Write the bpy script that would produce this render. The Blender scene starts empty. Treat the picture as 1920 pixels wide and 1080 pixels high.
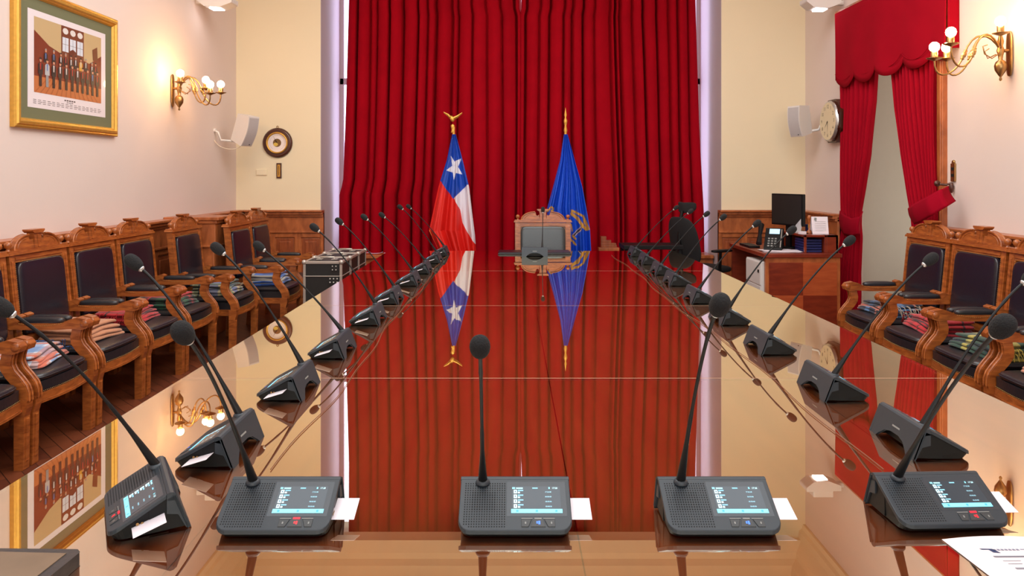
import bpy, math, random
from mathutils import Vector, Matrix
random.seed(7)
PI = math.pi
F = 1400.0; CX = 958.0; CY = 329.0; CH = 1.43      # focal length in px, horizon point, camera height
TZ = 0.75                                          # table top height
scn = bpy.context.scene
COL = scn.collection

def W(px, py, D):
    return Vector(((px-CX)/F*D, D, CH-(py-CY)/F*D))

# ------------------------------------------------------------------ materials
def new_mat(name):
    m = bpy.data.materials.new(name); m.use_nodes = True
    nt = m.node_tree
    return m, nt, nt.nodes['Principled BSDF']

def lin(c):
    return tuple(((v/255.0)/12.92 if v/255.0 <= 0.04045 else ((v/255.0+0.055)/1.055)**2.4) for v in c)

def mat(name, rgb, rough=0.5, metal=0.0, noise=0.0, nscale=20, bump=0.0, bscale=200, spec=0.5, coat=0.0, sheen=0.0, emit=None, estr=0.0):
    m, nt, b = new_mat(name)
    c = lin(rgb)
    b.inputs['Base Color'].default_value = (*c, 1)
    b.inputs['Roughness'].default_value = rough
    b.inputs['Metallic'].default_value = metal
    b.inputs['Specular IOR Level'].default_value = spec
    b.inputs['Coat Weight'].default_value = coat
    b.inputs['Coat Roughness'].default_value = 0.1
    b.inputs['Sheen Weight'].default_value = sheen
    tc = nt.nodes.new('ShaderNodeTexCoord')
    n = nt.nodes.new('ShaderNodeTexNoise'); n.inputs['Scale'].default_value = nscale; n.inputs['Detail'].default_value = 3
    nt.links.new(tc.outputs['Object'], n.inputs['Vector'])
    mx = nt.nodes.new('ShaderNodeMixRGB'); mx.blend_type = 'MIX'
    mx.inputs[1].default_value = (*[v*(1-noise) for v in c], 1)
    mx.inputs[2].default_value = (*[min(1, v*(1+noise)) for v in c], 1)
    nt.links.new(n.outputs['Fac'], mx.inputs[0])
    nt.links.new(mx.outputs[0], b.inputs['Base Color'])
    if bump > 0:
        n2 = nt.nodes.new('ShaderNodeTexNoise'); n2.inputs['Scale'].default_value = bscale
        nt.links.new(tc.outputs['Object'], n2.inputs['Vector'])
        bp = nt.nodes.new('ShaderNodeBump'); bp.inputs['Strength'].default_value = bump; bp.inputs['Distance'].default_value = 0.003
        nt.links.new(n2.outputs['Fac'], bp.inputs['Height']); nt.links.new(bp.outputs[0], b.inputs['Normal'])
    if emit:
        b.inputs['Emission Color'].default_value = (*lin(emit), 1)
        b.inputs['Emission Strength'].default_value = estr
    return m

def wood(name, dark, light, scale=(3, 3, 30), rough=0.35, coat=0.3, nscale=2.0, bump=0.15):
    m, nt, b = new_mat(name)
    tc = nt.nodes.new('ShaderNodeTexCoord'); mp = nt.nodes.new('ShaderNodeMapping')
    mp.inputs['Scale'].default_value = scale
    nt.links.new(tc.outputs['Object'], mp.inputs['Vector'])
    n = nt.nodes.new('ShaderNodeTexNoise'); n.inputs['Scale'].default_value = nscale; n.inputs['Detail'].default_value = 6; n.inputs['Distortion'].default_value = 0.6
    nt.links.new(mp.outputs[0], n.inputs['Vector'])
    r = nt.nodes.new('ShaderNodeValToRGB')
    r.color_ramp.elements[0].position = 0.32; r.color_ramp.elements[0].color = (*lin(dark), 1)
    r.color_ramp.elements[1].position = 0.68; r.color_ramp.elements[1].color = (*lin(light), 1)
    nt.links.new(n.outputs['Fac'], r.inputs['Fac']); nt.links.new(r.outputs[0], b.inputs['Base Color'])
    b.inputs['Roughness'].default_value = rough
    b.inputs['Coat Weight'].default_value = coat; b.inputs['Coat Roughness'].default_value = 0.15
    bp = nt.nodes.new('ShaderNodeBump'); bp.inputs['Strength'].default_value = bump; bp.inputs['Distance'].default_value = 0.002
    nt.links.new(n.outputs['Fac'], bp.inputs['Height']); nt.links.new(bp.outputs[0], b.inputs['Normal'])
    return m

def painted(name, rough=0.6, emit=0.0, metal=0.0, coat=0.0, sheen=0.0):
    m, nt, b = new_mat(name)
    a = nt.nodes.new('ShaderNodeAttribute'); a.attribute_name = 'Col'
    nt.links.new(a.outputs['Color'], b.inputs['Base Color'])
    b.inputs['Roughness'].default_value = rough; b.inputs['Metallic'].default_value = metal
    b.inputs['Coat Weight'].default_value = coat; b.inputs['Sheen Weight'].default_value = sheen
    if emit > 0:
        nt.links.new(a.outputs['Color'], b.inputs['Emission Color']); b.inputs['Emission Strength'].default_value = emit
    return m

def tartan(name, base, s1, s2, f1=9.0, w1=0.32, w2=0.10, s3=None):
    """checked wool: broad bands of s1 and thin lines of s2, both ways"""
    m, nt, b = new_mat(name)
    tc = nt.nodes.new('ShaderNodeTexCoord'); sp = nt.nodes.new('ShaderNodeSeparateXYZ')
    nt.links.new(tc.outputs['Object'], sp.inputs[0])
    def band(sock, f, off, w):
        a = nt.nodes.new('ShaderNodeMath'); a.operation = 'MULTIPLY_ADD'; a.inputs[1].default_value = f; a.inputs[2].default_value = off+20
        nt.links.new(sock, a.inputs[0])
        c = nt.nodes.new('ShaderNodeMath'); c.operation = 'FRACT'; nt.links.new(a.outputs[0], c.inputs[0])
        d = nt.nodes.new('ShaderNodeMath'); d.operation = 'LESS_THAN'; d.inputs[1].default_value = w; nt.links.new(c.outputs[0], d.inputs[0])
        return d.outputs[0]
    cur = None
    def over(cur, fac, col, amt):
        mm = nt.nodes.new('ShaderNodeMath'); mm.operation = 'MULTIPLY'; mm.inputs[1].default_value = amt
        nt.links.new(fac, mm.inputs[0])
        mx = nt.nodes.new('ShaderNodeMixRGB'); nt.links.new(mm.outputs[0], mx.inputs[0])
        if cur is None: mx.inputs[1].default_value = (*lin(base), 1)
        else: nt.links.new(cur, mx.inputs[1])
        mx.inputs[2].default_value = (*lin(col), 1)
        return mx.outputs[0]
    X, Y = sp.outputs['X'], sp.outputs['Y']
    cur = over(cur, band(X, f1, 0, w1), s1, 0.75)
    cur = over(cur, band(Y, f1, 0.1, w1), s1, 0.6)
    if s3:
        cur = over(cur, band(X, f1, 0.5, w1*0.6), s3, 0.75); cur = over(cur, band(Y, f1, 0.6, w1*0.6), s3, 0.6)
    cur = over(cur, band(X, f1, 0.35, w2), s2, 0.9)
    cur = over(cur, band(Y, f1, 0.45, w2), s2, 0.9)
    nt.links.new(cur, b.inputs['Base Color'])
    b.inputs['Roughness'].default_value = 0.9; b.inputs['Sheen Weight'].default_value = 0.3
    n2 = nt.nodes.new('ShaderNodeTexNoise'); n2.inputs['Scale'].default_value = 90
    nt.links.new(tc.outputs['Object'], n2.inputs['Vector'])
    bp = nt.nodes.new('ShaderNodeBump'); bp.inputs['Strength'].default_value = 0.4; bp.inputs['Distance'].default_value = 0.004
    nt.links.new(n2.outputs['Fac'], bp.inputs['Height']); nt.links.new(bp.outputs[0], b.inputs['Normal'])
    return m

M = {}
M['wall'] = mat('plaster_warm_lit', (238, 222, 190), 0.85, noise=0.03, nscale=2, bump=0.1, bscale=60)  # warm light on the back wall put into the plaster as yellow
M['wall_pink'] = mat('plaster_wall_pink', (226, 208, 200), 0.85, noise=0.03, nscale=2, bump=0.1, bscale=60)
M['reveal'] = mat('reveal_plaster', (196, 184, 186), 0.85, noise=0.02, nscale=2)
M['ceiling'] = mat('ceiling_plaster', (236, 214, 180), 0.9, noise=0.02)
M['oak'] = wood('carved_oak', (134, 66, 26), (186, 104, 46), (8, 8, 34), 0.35, 0.35, 1.5)
M['oak_side'] = wood('wainscot_oak', (150, 78, 38), (192, 108, 58), (6, 6, 3), 0.4, 0.3, 2.5)
M['oak_panel'] = wood('wainscot_panel_oak', (130, 62, 32), (164, 84, 44), (12, 12, 3), 0.4, 0.3, 2.5)
M['mahog'] = wood('mahogany_veneer', (174, 88, 36), (194, 104, 46), (9, 0.8, 5), 0.45, 0.0, 2.2, 0.02)
M['desk_red'] = wood('desk_red_veneer', (112, 36, 18), (136, 50, 26), (3, 3, 14), 0.35, 0.4, 2)
M['desk_orange'] = wood('desk_orange_veneer', (160, 68, 34), (184, 88, 46), (3, 3, 14), 0.35, 0.4, 2)
M['floor'] = None
M['leather'] = mat('navy_black_leather', (28, 28, 38), 0.24, noise=0.15, nscale=30, bump=0.25, bscale=120, spec=0.7)
M['leather_seat'] = mat('seat_black_leather', (34, 33, 38), 0.36, noise=0.15, nscale=25, bump=0.3, bscale=60, spec=0.7)
M['leather_grey'] = mat('grey_black_leather', (34, 40, 44), 0.25, noise=0.15, nscale=8, bump=0.15, bscale=60, spec=0.8)
M['nail'] = mat('brass_nails', (190, 150, 90), 0.3, metal=0.9)
M['brass'] = mat('aged_brass', (168, 132, 84), 0.3, metal=0.9, noise=0.15, nscale=30)
M['gold'] = mat('gold_leaf', (222, 170, 76), 0.35, metal=0.6, noise=0.2, nscale=40, bump=0.3, bscale=80)
M['velvet'] = mat('red_velvet', (160, 9, 26), 0.9, noise=0.16, nscale=4, spec=0.05, bump=0.08, bscale=30)
M['velvet2'] = mat('crimson_velvet', (158, 12, 32), 0.9, noise=0.14, nscale=4, spec=0.05)
M['velvet_lining'] = mat('dark_lining', (70, 10, 22), 0.9)
M['grey_plastic'] = mat('dark_grey_plastic', (37, 44, 52), 0.45, noise=0.06, nscale=300)
M['black_plastic'] = mat('black_plastic', (13, 13, 15), 0.5, noise=0.05, spec=0.25)
M['hole'] = mat('grille_hole', (8, 8, 9), 0.9)
M['key'] = mat('key_plastic', (48, 50, 53), 0.45)
M['glass_dark'] = mat('dark_screen_glass', (50, 58, 66), 0.12, spec=0.5, emit=(60, 72, 88), estr=0.22)
M['foam'] = mat('black_foam', (24, 23, 25), 0.95, noise=0.3, nscale=300, bump=0.8, bscale=400)
M['neck'] = mat('black_gooseneck', (16, 15, 17), 0.45, spec=0.3)
M['silver'] = mat('silver_metal', (200, 200, 200), 0.3, metal=0.8)
M['red_light'] = mat('red_light', (230, 20, 40), 0.4, emit=(255, 20, 45), estr=1.2)
M['grey_bar'] = mat('grey_bar', (130, 130, 128), 0.5)
M['blue_icon'] = mat('blue_icon', (60, 110, 230), 0.4, emit=(60, 120, 255), estr=1.0)
M['red_icon'] = mat('red_icon', (200, 30, 40), 0.4, emit=(220, 30, 45), estr=0.8)
M['white_card'] = mat('white_card', (226, 216, 224), 0.5)
M['paper'] = painted('printed_paper', 0.8)
M['print'] = painted('printed_surface', 0.5, coat=0.3)
M['screen'] = painted('screen_picture', 0.4, emit=1.0)
M['flag'] = painted('flag_satin', 0.5)
M['white_plastic'] = mat('white_plastic', (226, 220, 216), 0.45)
M['speaker_grille'] = mat('speaker_mesh', (190, 184, 184), 0.6, noise=0.1, nscale=200)
M['mat_green'] = mat('olive_mat_board', (112, 112, 82), 0.85)
M['dark_wood'] = mat('dark_turned_wood', (74, 34, 22), 0.35, noise=0.2, nscale=20, coat=0.3)
M['case_black'] = mat('flight_case_laminate', (30, 29, 28), 0.5, bump=0.1)
M['alu'] = mat('aluminium_edging', (196, 188, 178), 0.35, metal=0.6)
M['black_fabric'] = mat('black_fabric', (24, 22, 24), 0.9, noise=0.2, nscale=100)
M['monitor'] = mat('monitor_screen', (36, 35, 32), 0.35)
M['cable'] = mat('pale_cable', (120, 70, 44), 0.5)
M['cable_white'] = mat('white_cable', (220, 205, 185), 0.5)
M['blanket_tan'] = mat('tan_wool', (190, 128, 92), 0.9, noise=0.1, nscale=60, bump=0.5, bscale=100, sheen=0.3)
M['blanket_coral'] = mat('coral_wool', (206, 132, 100), 0.9, noise=0.15, nscale=30, bump=0.5, bscale=100, sheen=0.3)
M['t_blue'] = tartan('blue_orange_plaid', (196, 208, 224), (90, 134, 190), (204, 104, 78), 4.5, 0.42, 0.10, (190, 120, 96))
M['t_red'] = tartan('red_tartan', (186, 24, 34), (150, 14, 26), (30, 26, 30), 5, 0.3, 0.06, None)
M['t_green'] = tartan('red_green_tartan', (44, 36, 40), (40, 90, 60), (190, 40, 44), 5.5, 0.35, 0.07, (130, 30, 34))
M['t_beige'] = tartan('beige_blue_plaid', (186, 170, 130), (40, 84, 160), (40, 50, 60), 4.5, 0.4, 0.06, (70, 100, 70))
M['t_navy'] = tartan('blue_plaid', (40, 88, 176), (24, 40, 90), (190, 180, 160), 4, 0.4, 0.07, (90, 130, 200))
M['t_dark'] = tartan('dark_blue_plaid', (34, 44, 66), (90, 130, 180), (190, 110, 90), 4.5, 0.25, 0.06, (20, 22, 30))
M['t_yellow'] = tartan('green_yellow_plaid', (34, 66, 52), (196, 178, 84), (24, 36, 50), 4.2, 0.2, 0.05, None)
M['fringe'] = mat('pale_fringe', (206, 186, 166), 0.9)
M['fringe_red'] = mat('red_fringe', (176, 26, 34), 0.9)
M['fringe_blue'] = mat('blue_fringe', (84, 130, 196), 0.9)
M['fringe_yellow'] = mat('yellow_fringe', (190, 160, 70), 0.9)
M['bulb'] = mat('lit_bulb', (255, 240, 210), 0.5, emit=(255, 200, 135), estr=110)
M['flood'] = mat('lit_floodlight', (255, 255, 255), 0.5, emit=(255, 250, 255), estr=7)
M['daylight'] = mat('bright_window_glass', (255, 255, 255), 0.3, emit=(208, 216, 255), estr=3.6)
M['alcove_glass'] = mat('alcove_window_glass', (230, 235, 240), 0.3, emit=(240, 230, 215), estr=1.1)
M['cover_blue'] = mat('navy_booklets', (26, 34, 92), 0.5)
M['yellow_note'] = mat('yellow_highlighter', (200, 210, 40), 0.5)

def floor_mat():
    m, nt, b = new_mat('parquet_floor')
    tc = nt.nodes.new('ShaderNodeTexCoord'); mp = nt.nodes.new('ShaderNodeMapping')
    mp.inputs['Rotation'].default_value = (0, 0, PI/4)
    nt.links.new(tc.outputs['Object'], mp.inputs['Vector'])
    br = nt.nodes.new('ShaderNodeTexBrick'); br.inputs['Scale'].default_value = 3.0
    br.inputs['Color1'].default_value = (*lin((122, 62, 36)), 1); br.inputs['Color2'].default_value = (*lin((96, 46, 28)), 1)
    br.inputs['Mortar'].default_value = (*lin((44, 22, 14)), 1); br.inputs['Mortar Size'].default_value = 0.006
    br.inputs['Brick Width'].default_value = 1.0; br.inputs['Row Height'].default_value = 0.22
    nt.links.new(mp.outputs[0], br.inputs['Vector'])
    nt.links.new(br.outputs['Color'], b.inputs['Base Color'])
    b.inputs['Roughness'].default_value = 0.4
    return m
M['floor'] = floor_mat()

def table_glass():
    m = bpy.data.materials.new('table_glass'); m.use_nodes = True
    nt = m.node_tree; nt.nodes.clear()
    o = nt.nodes.new('ShaderNodeOutputMaterial'); mx = nt.nodes.new('ShaderNodeMixShader')
    tr = nt.nodes.new('ShaderNodeBsdfTransparent'); gl = nt.nodes.new('ShaderNodeBsdfGlossy')
    gl.inputs['Roughness'].default_value = 0.0; gl.inputs['Color'].default_value = (1.0, 0.97, 0.80, 1)
    lw = nt.nodes.new('ShaderNodeFresnel'); lw.inputs['IOR'].default_value = 1.6
    a = nt.nodes.new('ShaderNodeMath'); a.operation = 'MULTIPLY_ADD'; a.inputs[1].default_value = 1.0; a.inputs[2].default_value = 0.43; a.use_clamp = True
    nt.links.new(lw.outputs[0], a.inputs[0]); nt.links.new(a.outputs[0], mx.inputs[0])
    nt.links.new(tr.outputs[0], mx.inputs[1]); nt.links.new(gl.outputs[0], mx.inputs[2]); nt.links.new(mx.outputs[0], o.inputs[0])
    return m
M['glass'] = table_glass()
M['glass_edge'] = mat('pale_glass_edge', (226, 190, 160), 0.2, spec=0.8)

# ------------------------------------------------------------------ mesh builder
class MB:
    def __init__(s): s.v = []; s.f = []; s.m = []; s.sm = []; s.c = []
    def add(s, vs, fs, mi=0, smooth=False, col=None):
        b = len(s.v); s.v += [tuple(x) for x in vs]
        for f in fs:
            s.f.append([b+i for i in f]); s.m.append(mi); s.sm.append(smooth); s.c.append(col)
        return s
    def box(s, x0, x1, y0, y1, z0, z1, mi=0, col=None):
        if x0 > x1: x0, x1 = x1, x0
        if y0 > y1: y0, y1 = y1, y0
        if z0 > z1: z0, z1 = z1, z0
        vs = [(x0,y0,z0),(x1,y0,z0),(x1,y1,z0),(x0,y1,z0),(x0,y0,z1),(x1,y0,z1),(x1,y1,z1),(x0,y1,z1)]
        return s.add(vs, [(0,3,2,1),(4,5,6,7),(0,1,5,4),(1,2,6,5),(2,3,7,6),(3,0,4,7)], mi, False, col)
    def prism(s, poly, a0, a1, plane='yz', mi=0, fn=None, smooth=False):
        """extrude a 2D polygon; plane 'yz' -> along x, 'xz' -> along y, 'xy' -> along z"""
        def mk(p, a):
            q = {'yz': (a, p[0], p[1]), 'xz': (p[0], a, p[1]), 'xy': (p[0], p[1], a)}[plane]
            return fn(q) if fn else q
        n = len(poly)
        vs = [mk(p, a0) for p in poly] + [mk(p, a1) for p in poly]
        s.add(vs, [tuple(range(n-1, -1, -1)), tuple(range(n, 2*n))], mi)
        s.add(vs, [(i, (i+1) % n, n+(i+1) % n, n+i) for i in range(n)], mi, smooth)
        return s
    def tube(s, pts, r, seg=8, mi=0, caps=True):
        pts = [Vector(p) for p in pts]; n = len(pts)
        rs = r if isinstance(r, (list, tuple)) else [r]*n
        vs = []; up = Vector((0.13, 0.27, 0.95)).normalized()
        for i, p in enumerate(pts):
            d = (pts[min(i+1, n-1)]-pts[max(i-1, 0)])
            d = d.normalized() if d.length > 1e-9 else Vector((0, 0, 1))
            a = d.cross(up)
            if a.length < 0.1: a = d.cross(Vector((1, 0.1, 0)))
            a.normalize(); b = d.cross(a).normalized()
            for k in range(seg):
                t = 2*PI*k/seg
                vs.append(p + a*math.cos(t)*rs[i] + b*math.sin(t)*rs[i])
        fs = [(i*seg+k, i*seg+(k+1) % seg, (i+1)*seg+(k+1) % seg, (i+1)*seg+k) for i in range(n-1) for k in range(seg)]
        s.add(vs, fs, mi, True)
        if caps:
            s.add(vs[:seg], [tuple(range(seg-1, -1, -1))], mi); s.add(vs[-seg:], [tuple(range(seg))], mi)
        return s
    def lathe(s, prof, o=(0, 0, 0), axis='z', seg=16, mi=0, smooth=True, rot=None):
        """prof: list of (radius, height)"""
        o = Vector(o); vs = []
        for r, h in prof:
            for k in range(seg):
                t = 2*PI*k/seg; c, d = r*math.cos(t), r*math.sin(t)
                q = {'z': (c, d, h), 'y': (c, h, d), 'x': (h, c, d)}[axis]
                q = Vector(q)
                if rot is not None: q = rot @ q
                vs.append(o+q)
        n = len(prof)
        s.add(vs, [(i*seg+k, i*seg+(k+1) % seg, (i+1)*seg+(k+1) % seg, (i+1)*seg+k) for i in range(n-1) for k in range(seg)], mi, smooth)
        s.add(vs[:seg], [tuple(range(seg-1, -1, -1))], mi); s.add(vs[-seg:], [tuple(range(seg))], mi)
        return s
    def sup(s, c, r, e1=1.0, e2=1.0, nu=20, nv=12, mi=0, rot=None, fn=None, smooth=True):
        """superellipsoid: e<1 boxier"""
        c = Vector(c); vs = []
        def sg(v, e): return math.copysign(abs(v)**e, v)
        for j in range(nv+1):
            ph = -PI/2+PI*j/nv
            for i in range(nu):
                th = 2*PI*i/nu
                q = Vector((r[0]*sg(math.cos(ph), e1)*sg(math.cos(th), e2), r[1]*sg(math.cos(ph), e1)*sg(math.sin(th), e2), r[2]*sg(math.sin(ph), e1)))
                if fn: q = Vector(fn(q))
                if rot is not None: q = rot @ q
                vs.append(c+q)
        s.add(vs, [(j*nu+i, j*nu+(i+1) % nu, (j+1)*nu+(i+1) % nu, (j+1)*nu+i) for j in range(nv) for i in range(nu)], mi, smooth)
        return s
    def grid(s, fn, nu, nv, mi=0, smooth=True, colfn=None):
        b = len(s.v)
        for j in range(nv+1):
            for i in range(nu+1): s.v.append(tuple(fn(i/nu, j/nv)))
        for j in range(nv):
            for i in range(nu):
                s.f.append([b+j*(nu+1)+i, b+j*(nu+1)+i+1, b+(j+1)*(nu+1)+i+1, b+(j+1)*(nu+1)+i])
                s.m.append(mi); s.sm.append(smooth); s.c.append(None)
        return s
    def build(s, name, mats, parent=None, bevel=0.0, bseg=2, loc=None, vcolfn=None, solid=0.0):
        me = bpy.data.meshes.new(name)
        me.from_pydata([tuple(v) for v in s.v], [], s.f)
        if not isinstance(mats, (list, tuple)): mats = [mats]
        for mm in mats: me.materials.append(mm)
        me.polygons.foreach_set('material_index', s.m)
        me.polygons.foreach_set('use_smooth', s.sm)
        if any(c is not None for c in s.c) or vcolfn:
            at = me.color_attributes.new('Col', 'FLOAT_COLOR', 'CORNER')
            for p in me.polygons:
                for li in p.loop_indices:
                    c = vcolfn(me.vertices[me.loops[li].vertex_index].co) if vcolfn else (s.c[p.index] or (200, 200, 200))
                    at.data[li].color = (*lin(c), 1)
        me.validate(); me.update()
        o = bpy.data.objects.new(name, me); COL.objects.link(o)
        if parent: o.parent = parent
        if loc: o.location = loc
        if solid: 
            sm = o.modifiers.new('Solidify', 'SOLIDIFY'); sm.thickness = solid
        if bevel > 0:
            bm = o.modifiers.new('Bevel', 'BEVEL'); bm.width = bevel; bm.segments = bseg; bm.limit_method = 'ANGLE'; bm.angle_limit = 0.6
        return o

def tag(o, label, cat, group=None, kind=None):
    if label: o['label'] = label
    if cat: o['category'] = cat
    if group: o['group'] = group
    if kind: o['kind'] = kind
    return o
def thing(name, label, cat, loc=(0, 0, 0), rotz=0.0, group=None):
    o = bpy.data.objects.new(name, None); COL.objects.link(o); o.empty_display_size = 0.05
    o.location = loc; o.rotation_euler = (0, 0, rotz)
    return tag(o, label, cat, group)
def struct(o): o['kind'] = 'structure'; return o
def copy_tree(o, parent=None):
    c = o.copy(); COL.objects.link(c); c.parent = parent
    for ch in list(o.children): copy_tree(ch, c)
    return c
def bez(p0, p1, p2, p3, n=12):
    p0, p1, p2, p3 = map(Vector, (p0, p1, p2, p3))
    return [(1-t)**3*p0+3*(1-t)**2*t*p1+3*(1-t)*t*t*p2+t**3*p3 for t in [i/n for i in range(n+1)]]
def interp(tab, x):
    if x <= tab[0][0]: return tab[0][1]
    for (a, b), (c, d) in zip(tab, tab[1:]):
        if x <= c: return b+(d-b)*(x-a)/(c-a)
    return tab[-1][1]
def inpoly(x, y, poly):
    r = False; n = len(poly)
    for i in range(n):
        x1, y1 = poly[i]; x2, y2 = poly[(i+1) % n]
        if (y1 > y) != (y2 > y) and x < (x2-x1)*(y-y1)/(y2-y1)+x1: r = not r
    return r
def segd(x, y, a, b):
    dx, dy = b[0]-a[0], b[1]-a[1]
    t = max(0, min(1, ((x-a[0])*dx+(y-a[1])*dy)/(dx*dx+dy*dy+1e-9)))
    return math.hypot(x-a[0]-t*dx, y-a[1]-t*dy)
_txt = {}
def text_polys(s, size):
    """letters as triangles (from Blender's built in font), origin at left baseline"""
    key = (s, size)
    if key not in _txt:
        cu = bpy.data.curves.new('t', 'FONT'); cu.body = s; cu.size = size; cu.resolution_u = 2
        ob = bpy.data.objects.new('t', cu); COL.objects.link(ob)
        dg = bpy.context.evaluated_depsgraph_get()
        me = ob.evaluated_get(dg).to_mesh()
        _txt[key] = ([tuple(v.co) for v in me.vertices], [tuple(p.vertices) for p in me.polygons])
        ob.evaluated_get(dg).to_mesh_clear()
        bpy.data.objects.remove(ob); bpy.data.curves.remove(cu)
    return _txt[key]
def put_text(mb, s, size, mapf, mi=0, col=None):
    vs, fs = text_polys(s, size)
    mb.add([mapf(v[0], v[1]) for v in vs], fs, mi, False, col)

# ------------------------------------------------------------------ room shell
XL, XR, YB, ZC = -3.08, 3.30, 8.37, 4.5
YF = -2.2
BL, BR, YW = -2.13, 2.356, 9.34          # window bay
DN, DF, ZD, XA = 5.72, 7.42, 2.95, 4.25  # doorway-like alcove in the right wall
struct(MB().box(XL-0.3, XA+0.3, YF-0.3, YW+0.3, -0.1, 0.0).build('floor', M['floor']))
struct(MB().box(XL-0.3, XA+0.3, YF-0.3, YW+0.3, ZC, ZC+0.1).build('ceiling', M['ceiling']))
struct(MB().box(XL-0.2, XL, YF-0.2, YB+0.2, 0, ZC).build('wall_left', M['wall_pink']))
w = MB()
w.box(XR, XR+0.2, YF-0.2, DN, 0, ZC); w.box(XR, XR+0.2, DF, YB+0.2, 0, ZC); w.box(XR, XR+0.2, DN, DF, ZD, ZC)
struct(w.build('wall_right', M['wall_pink']))
w = MB()
w.box(XR+0.2, XA, DF, DF+0.15, 0, ZD+0.1); w.box(XR+0.2, XA, DN-0.15, DN, 0, ZD+0.1); w.box(XR, XA, DN, DF, ZD, ZD+0.1)
struct(w.build('wall_alcove', mat('alcove_plaster', (206, 200, 186), 0.9, noise=0.02)))
struct(MB().box(XA, XA+0.05, DN, DF, 0.5, ZD).build('window_2', M['alcove_glass']))
struct(MB().box(XA, XA+0.05, DN, DF, 0.0, 0.5).build('wall_alcove_back', M['wall']))
w = MB()
w.box(XL-0.2, BL-0.004, YB, YB+0.2, 0, ZC); w.box(BR+0.004, XR+0.2, YB, YB+0.2, 0, ZC); w.box(BL-0.004, BR+0.004, YB, YB+0.2, 4.16, ZC)
struct(w.build('wall_back', M['wall']))
w = MB()
w.box(BL-0.15, BL, YB+0.002, YW+0.05, 0, 4.155); w.box(BR, BR+0.15, YB+0.002, YW+0.05, 0, 4.155)
w.box(BL-0.15, BL, YB+0.2, YW+0.05, 4.15, ZC); w.box(BR, BR+0.15, YB+0.2, YW+0.05, 4.15, ZC)
w.box(BL-0.15, BR+0.15, YW+0.05, YW+0.1, 0, 0.6)
struct(w.build('wall_bay', M['reveal']))
struct(MB().box(XL-0.2, XR+0.2, YF-0.2, YF, 0, ZC).build('wall_front', M['wall']))
# window behind the curtains
wn = MB().box(BL, BR, YW, YW+0.02, 0.56, ZC-0.1).build('window_1', M['daylight']); struct(wn)
wf = MB()
for x in (BL+0.02, -1.0, 0.1, 1.2, BR-0.02): wf.box(x-0.03, x+0.03, YW-0.05, YW-0.002, 0.6, ZC-0.1)
for z in (0.62, 2.6, 4.3): wf.box(BL, BR, YW-0.05, YW-0.002, z-0.04, z+0.04)
wf.build('window_frame', M['reveal'], wn, 0.004)
# cornice mouldings
def cornice_prof(s):
    return [(0, 3.98), (0.03*s, 3.98), (0.04*s, 4.03), (0.07*s, 4.05), (0.08*s, 4.12), (0.16*s, 4.22), (0.17*s, 4.28), (0.24*s, 4.32), (0.26*s, 4.42), (0.26*s, ZC), (0, ZC)]
struct(MB().prism([(XL+a, b) for a, b in cornice_prof(1)], YF, YB, 'xz').build('trim_1', M['ceiling']))
struct(MB().prism([(XR-a, b) for a, b in cornice_prof(1)], YF, YB, 'xz').build('trim_2', M['ceiling']))
struct(MB().prism([(YB-a, b) for a, b in cornice_prof(1) if b > 4.1]+[], XL, XR, 'yz').build('trim_3', M['ceiling']))

# wainscot
def wainscot_run(name, a0, a1, axis, wallc, sgn, panels, zt=1.045):
    """axis 'x': runs along x at y=wallc ; axis 'y': runs along y at x=wallc. sgn = direction into the room"""
    root = MB(); p = MB()
    def bx(mb, u0, u1, d0, d1, z0, z1):
        if axis == 'x': mb.box(u0, u1, wallc+sgn*d0, wallc+sgn*d1, z0, z1)
        else: mb.box(wallc+sgn*d0, wallc+sgn*d1, u0, u1, z0, z1)
    bx(root, a0, a1, 0, 0.035, 0.0, zt-0.03)
    bx(root, a0, a1, 0.0, 0.055, 0.0, 0.16)
    bx(root, a0, a1, 0.0, 0.055, 0.80, zt-0.03)          # frieze
    bx(root, a0, a1, 0.0, 0.065, 0.79, 0.81)
    bx(root, a0, a1, 0.0, 0.075, zt-0.075, zt-0.05)
    bx(root, a0, a1, 0.0, 0.10, zt-0.05, zt-0.02)
    bx(root, a0, a1, 0.0, 0.125, zt-0.02, zt)
    n = panels; wd = (a1-a0)/n
    for i in range(n):
        u0, u1 = a0+i*wd, a0+(i+1)*wd
        st = 0.035
        bx(root, u0, u0+st, 0.0, 0.05, 0.16, 0.80); bx(root, u1-st, u1, 0.0, 0.05, 0.16, 0.80)
        bx(root, u0+st, u1-st, 0.0, 0.05, 0.74, 0.80); bx(root, u0+st, u1-st, 0.0, 0.05, 0.16, 0.22)
        bx(p, u0+st+0.01, u1-st-0.01, 0.0, 0.038, 0.23, 0.73)
        bx(p, u0+st+0.045, u1-st-0.045, 0.0, 0.048, 0.265, 0.695)
    o = struct(root.build(name, M['oak_side'], None, 0.004))
    p.build('raised_panels', M['oak_panel'], o, 0.006)
    return o
wainscot_run('trim_4', XL+0.13, BL+0.04, 'x', YB, -1, 3)
wainscot_run('trim_5', BR-0.04, XR-0.13, 'x', YB, -1, 3)
wainscot_run('trim_6', -2.0, YB, 'y', XL, 1, 26)
wainscot_run('trim_7', -2.0, 5.62, 'y', XR, -1, 19)
wainscot_run('trim_8', DF+0.005, YB, 'y', XR, -1, 2)
# pilaster on the left wainscot
p = MB(); p.box(XL, -2.64, 6.64, 6.92, 0, 0.80); p.box(XL, -2.625, 6.63, 6.935, 0.80, 1.0)
p.box(XL, -2.61, 6.62, 6.96, 1.0, 1.03); p.box(XL, -2.59, 6.61, 7.0, 1.03, 1.06); p.box(XL, -2.62, 6.62, 6.945, 0.79, 0.81)
p.box(-2.94, -2.76, 6.62, 6.64, 0.15, 0.7)
struct(p.build('trim_9', M['oak_side'], None, 0.006))
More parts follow.
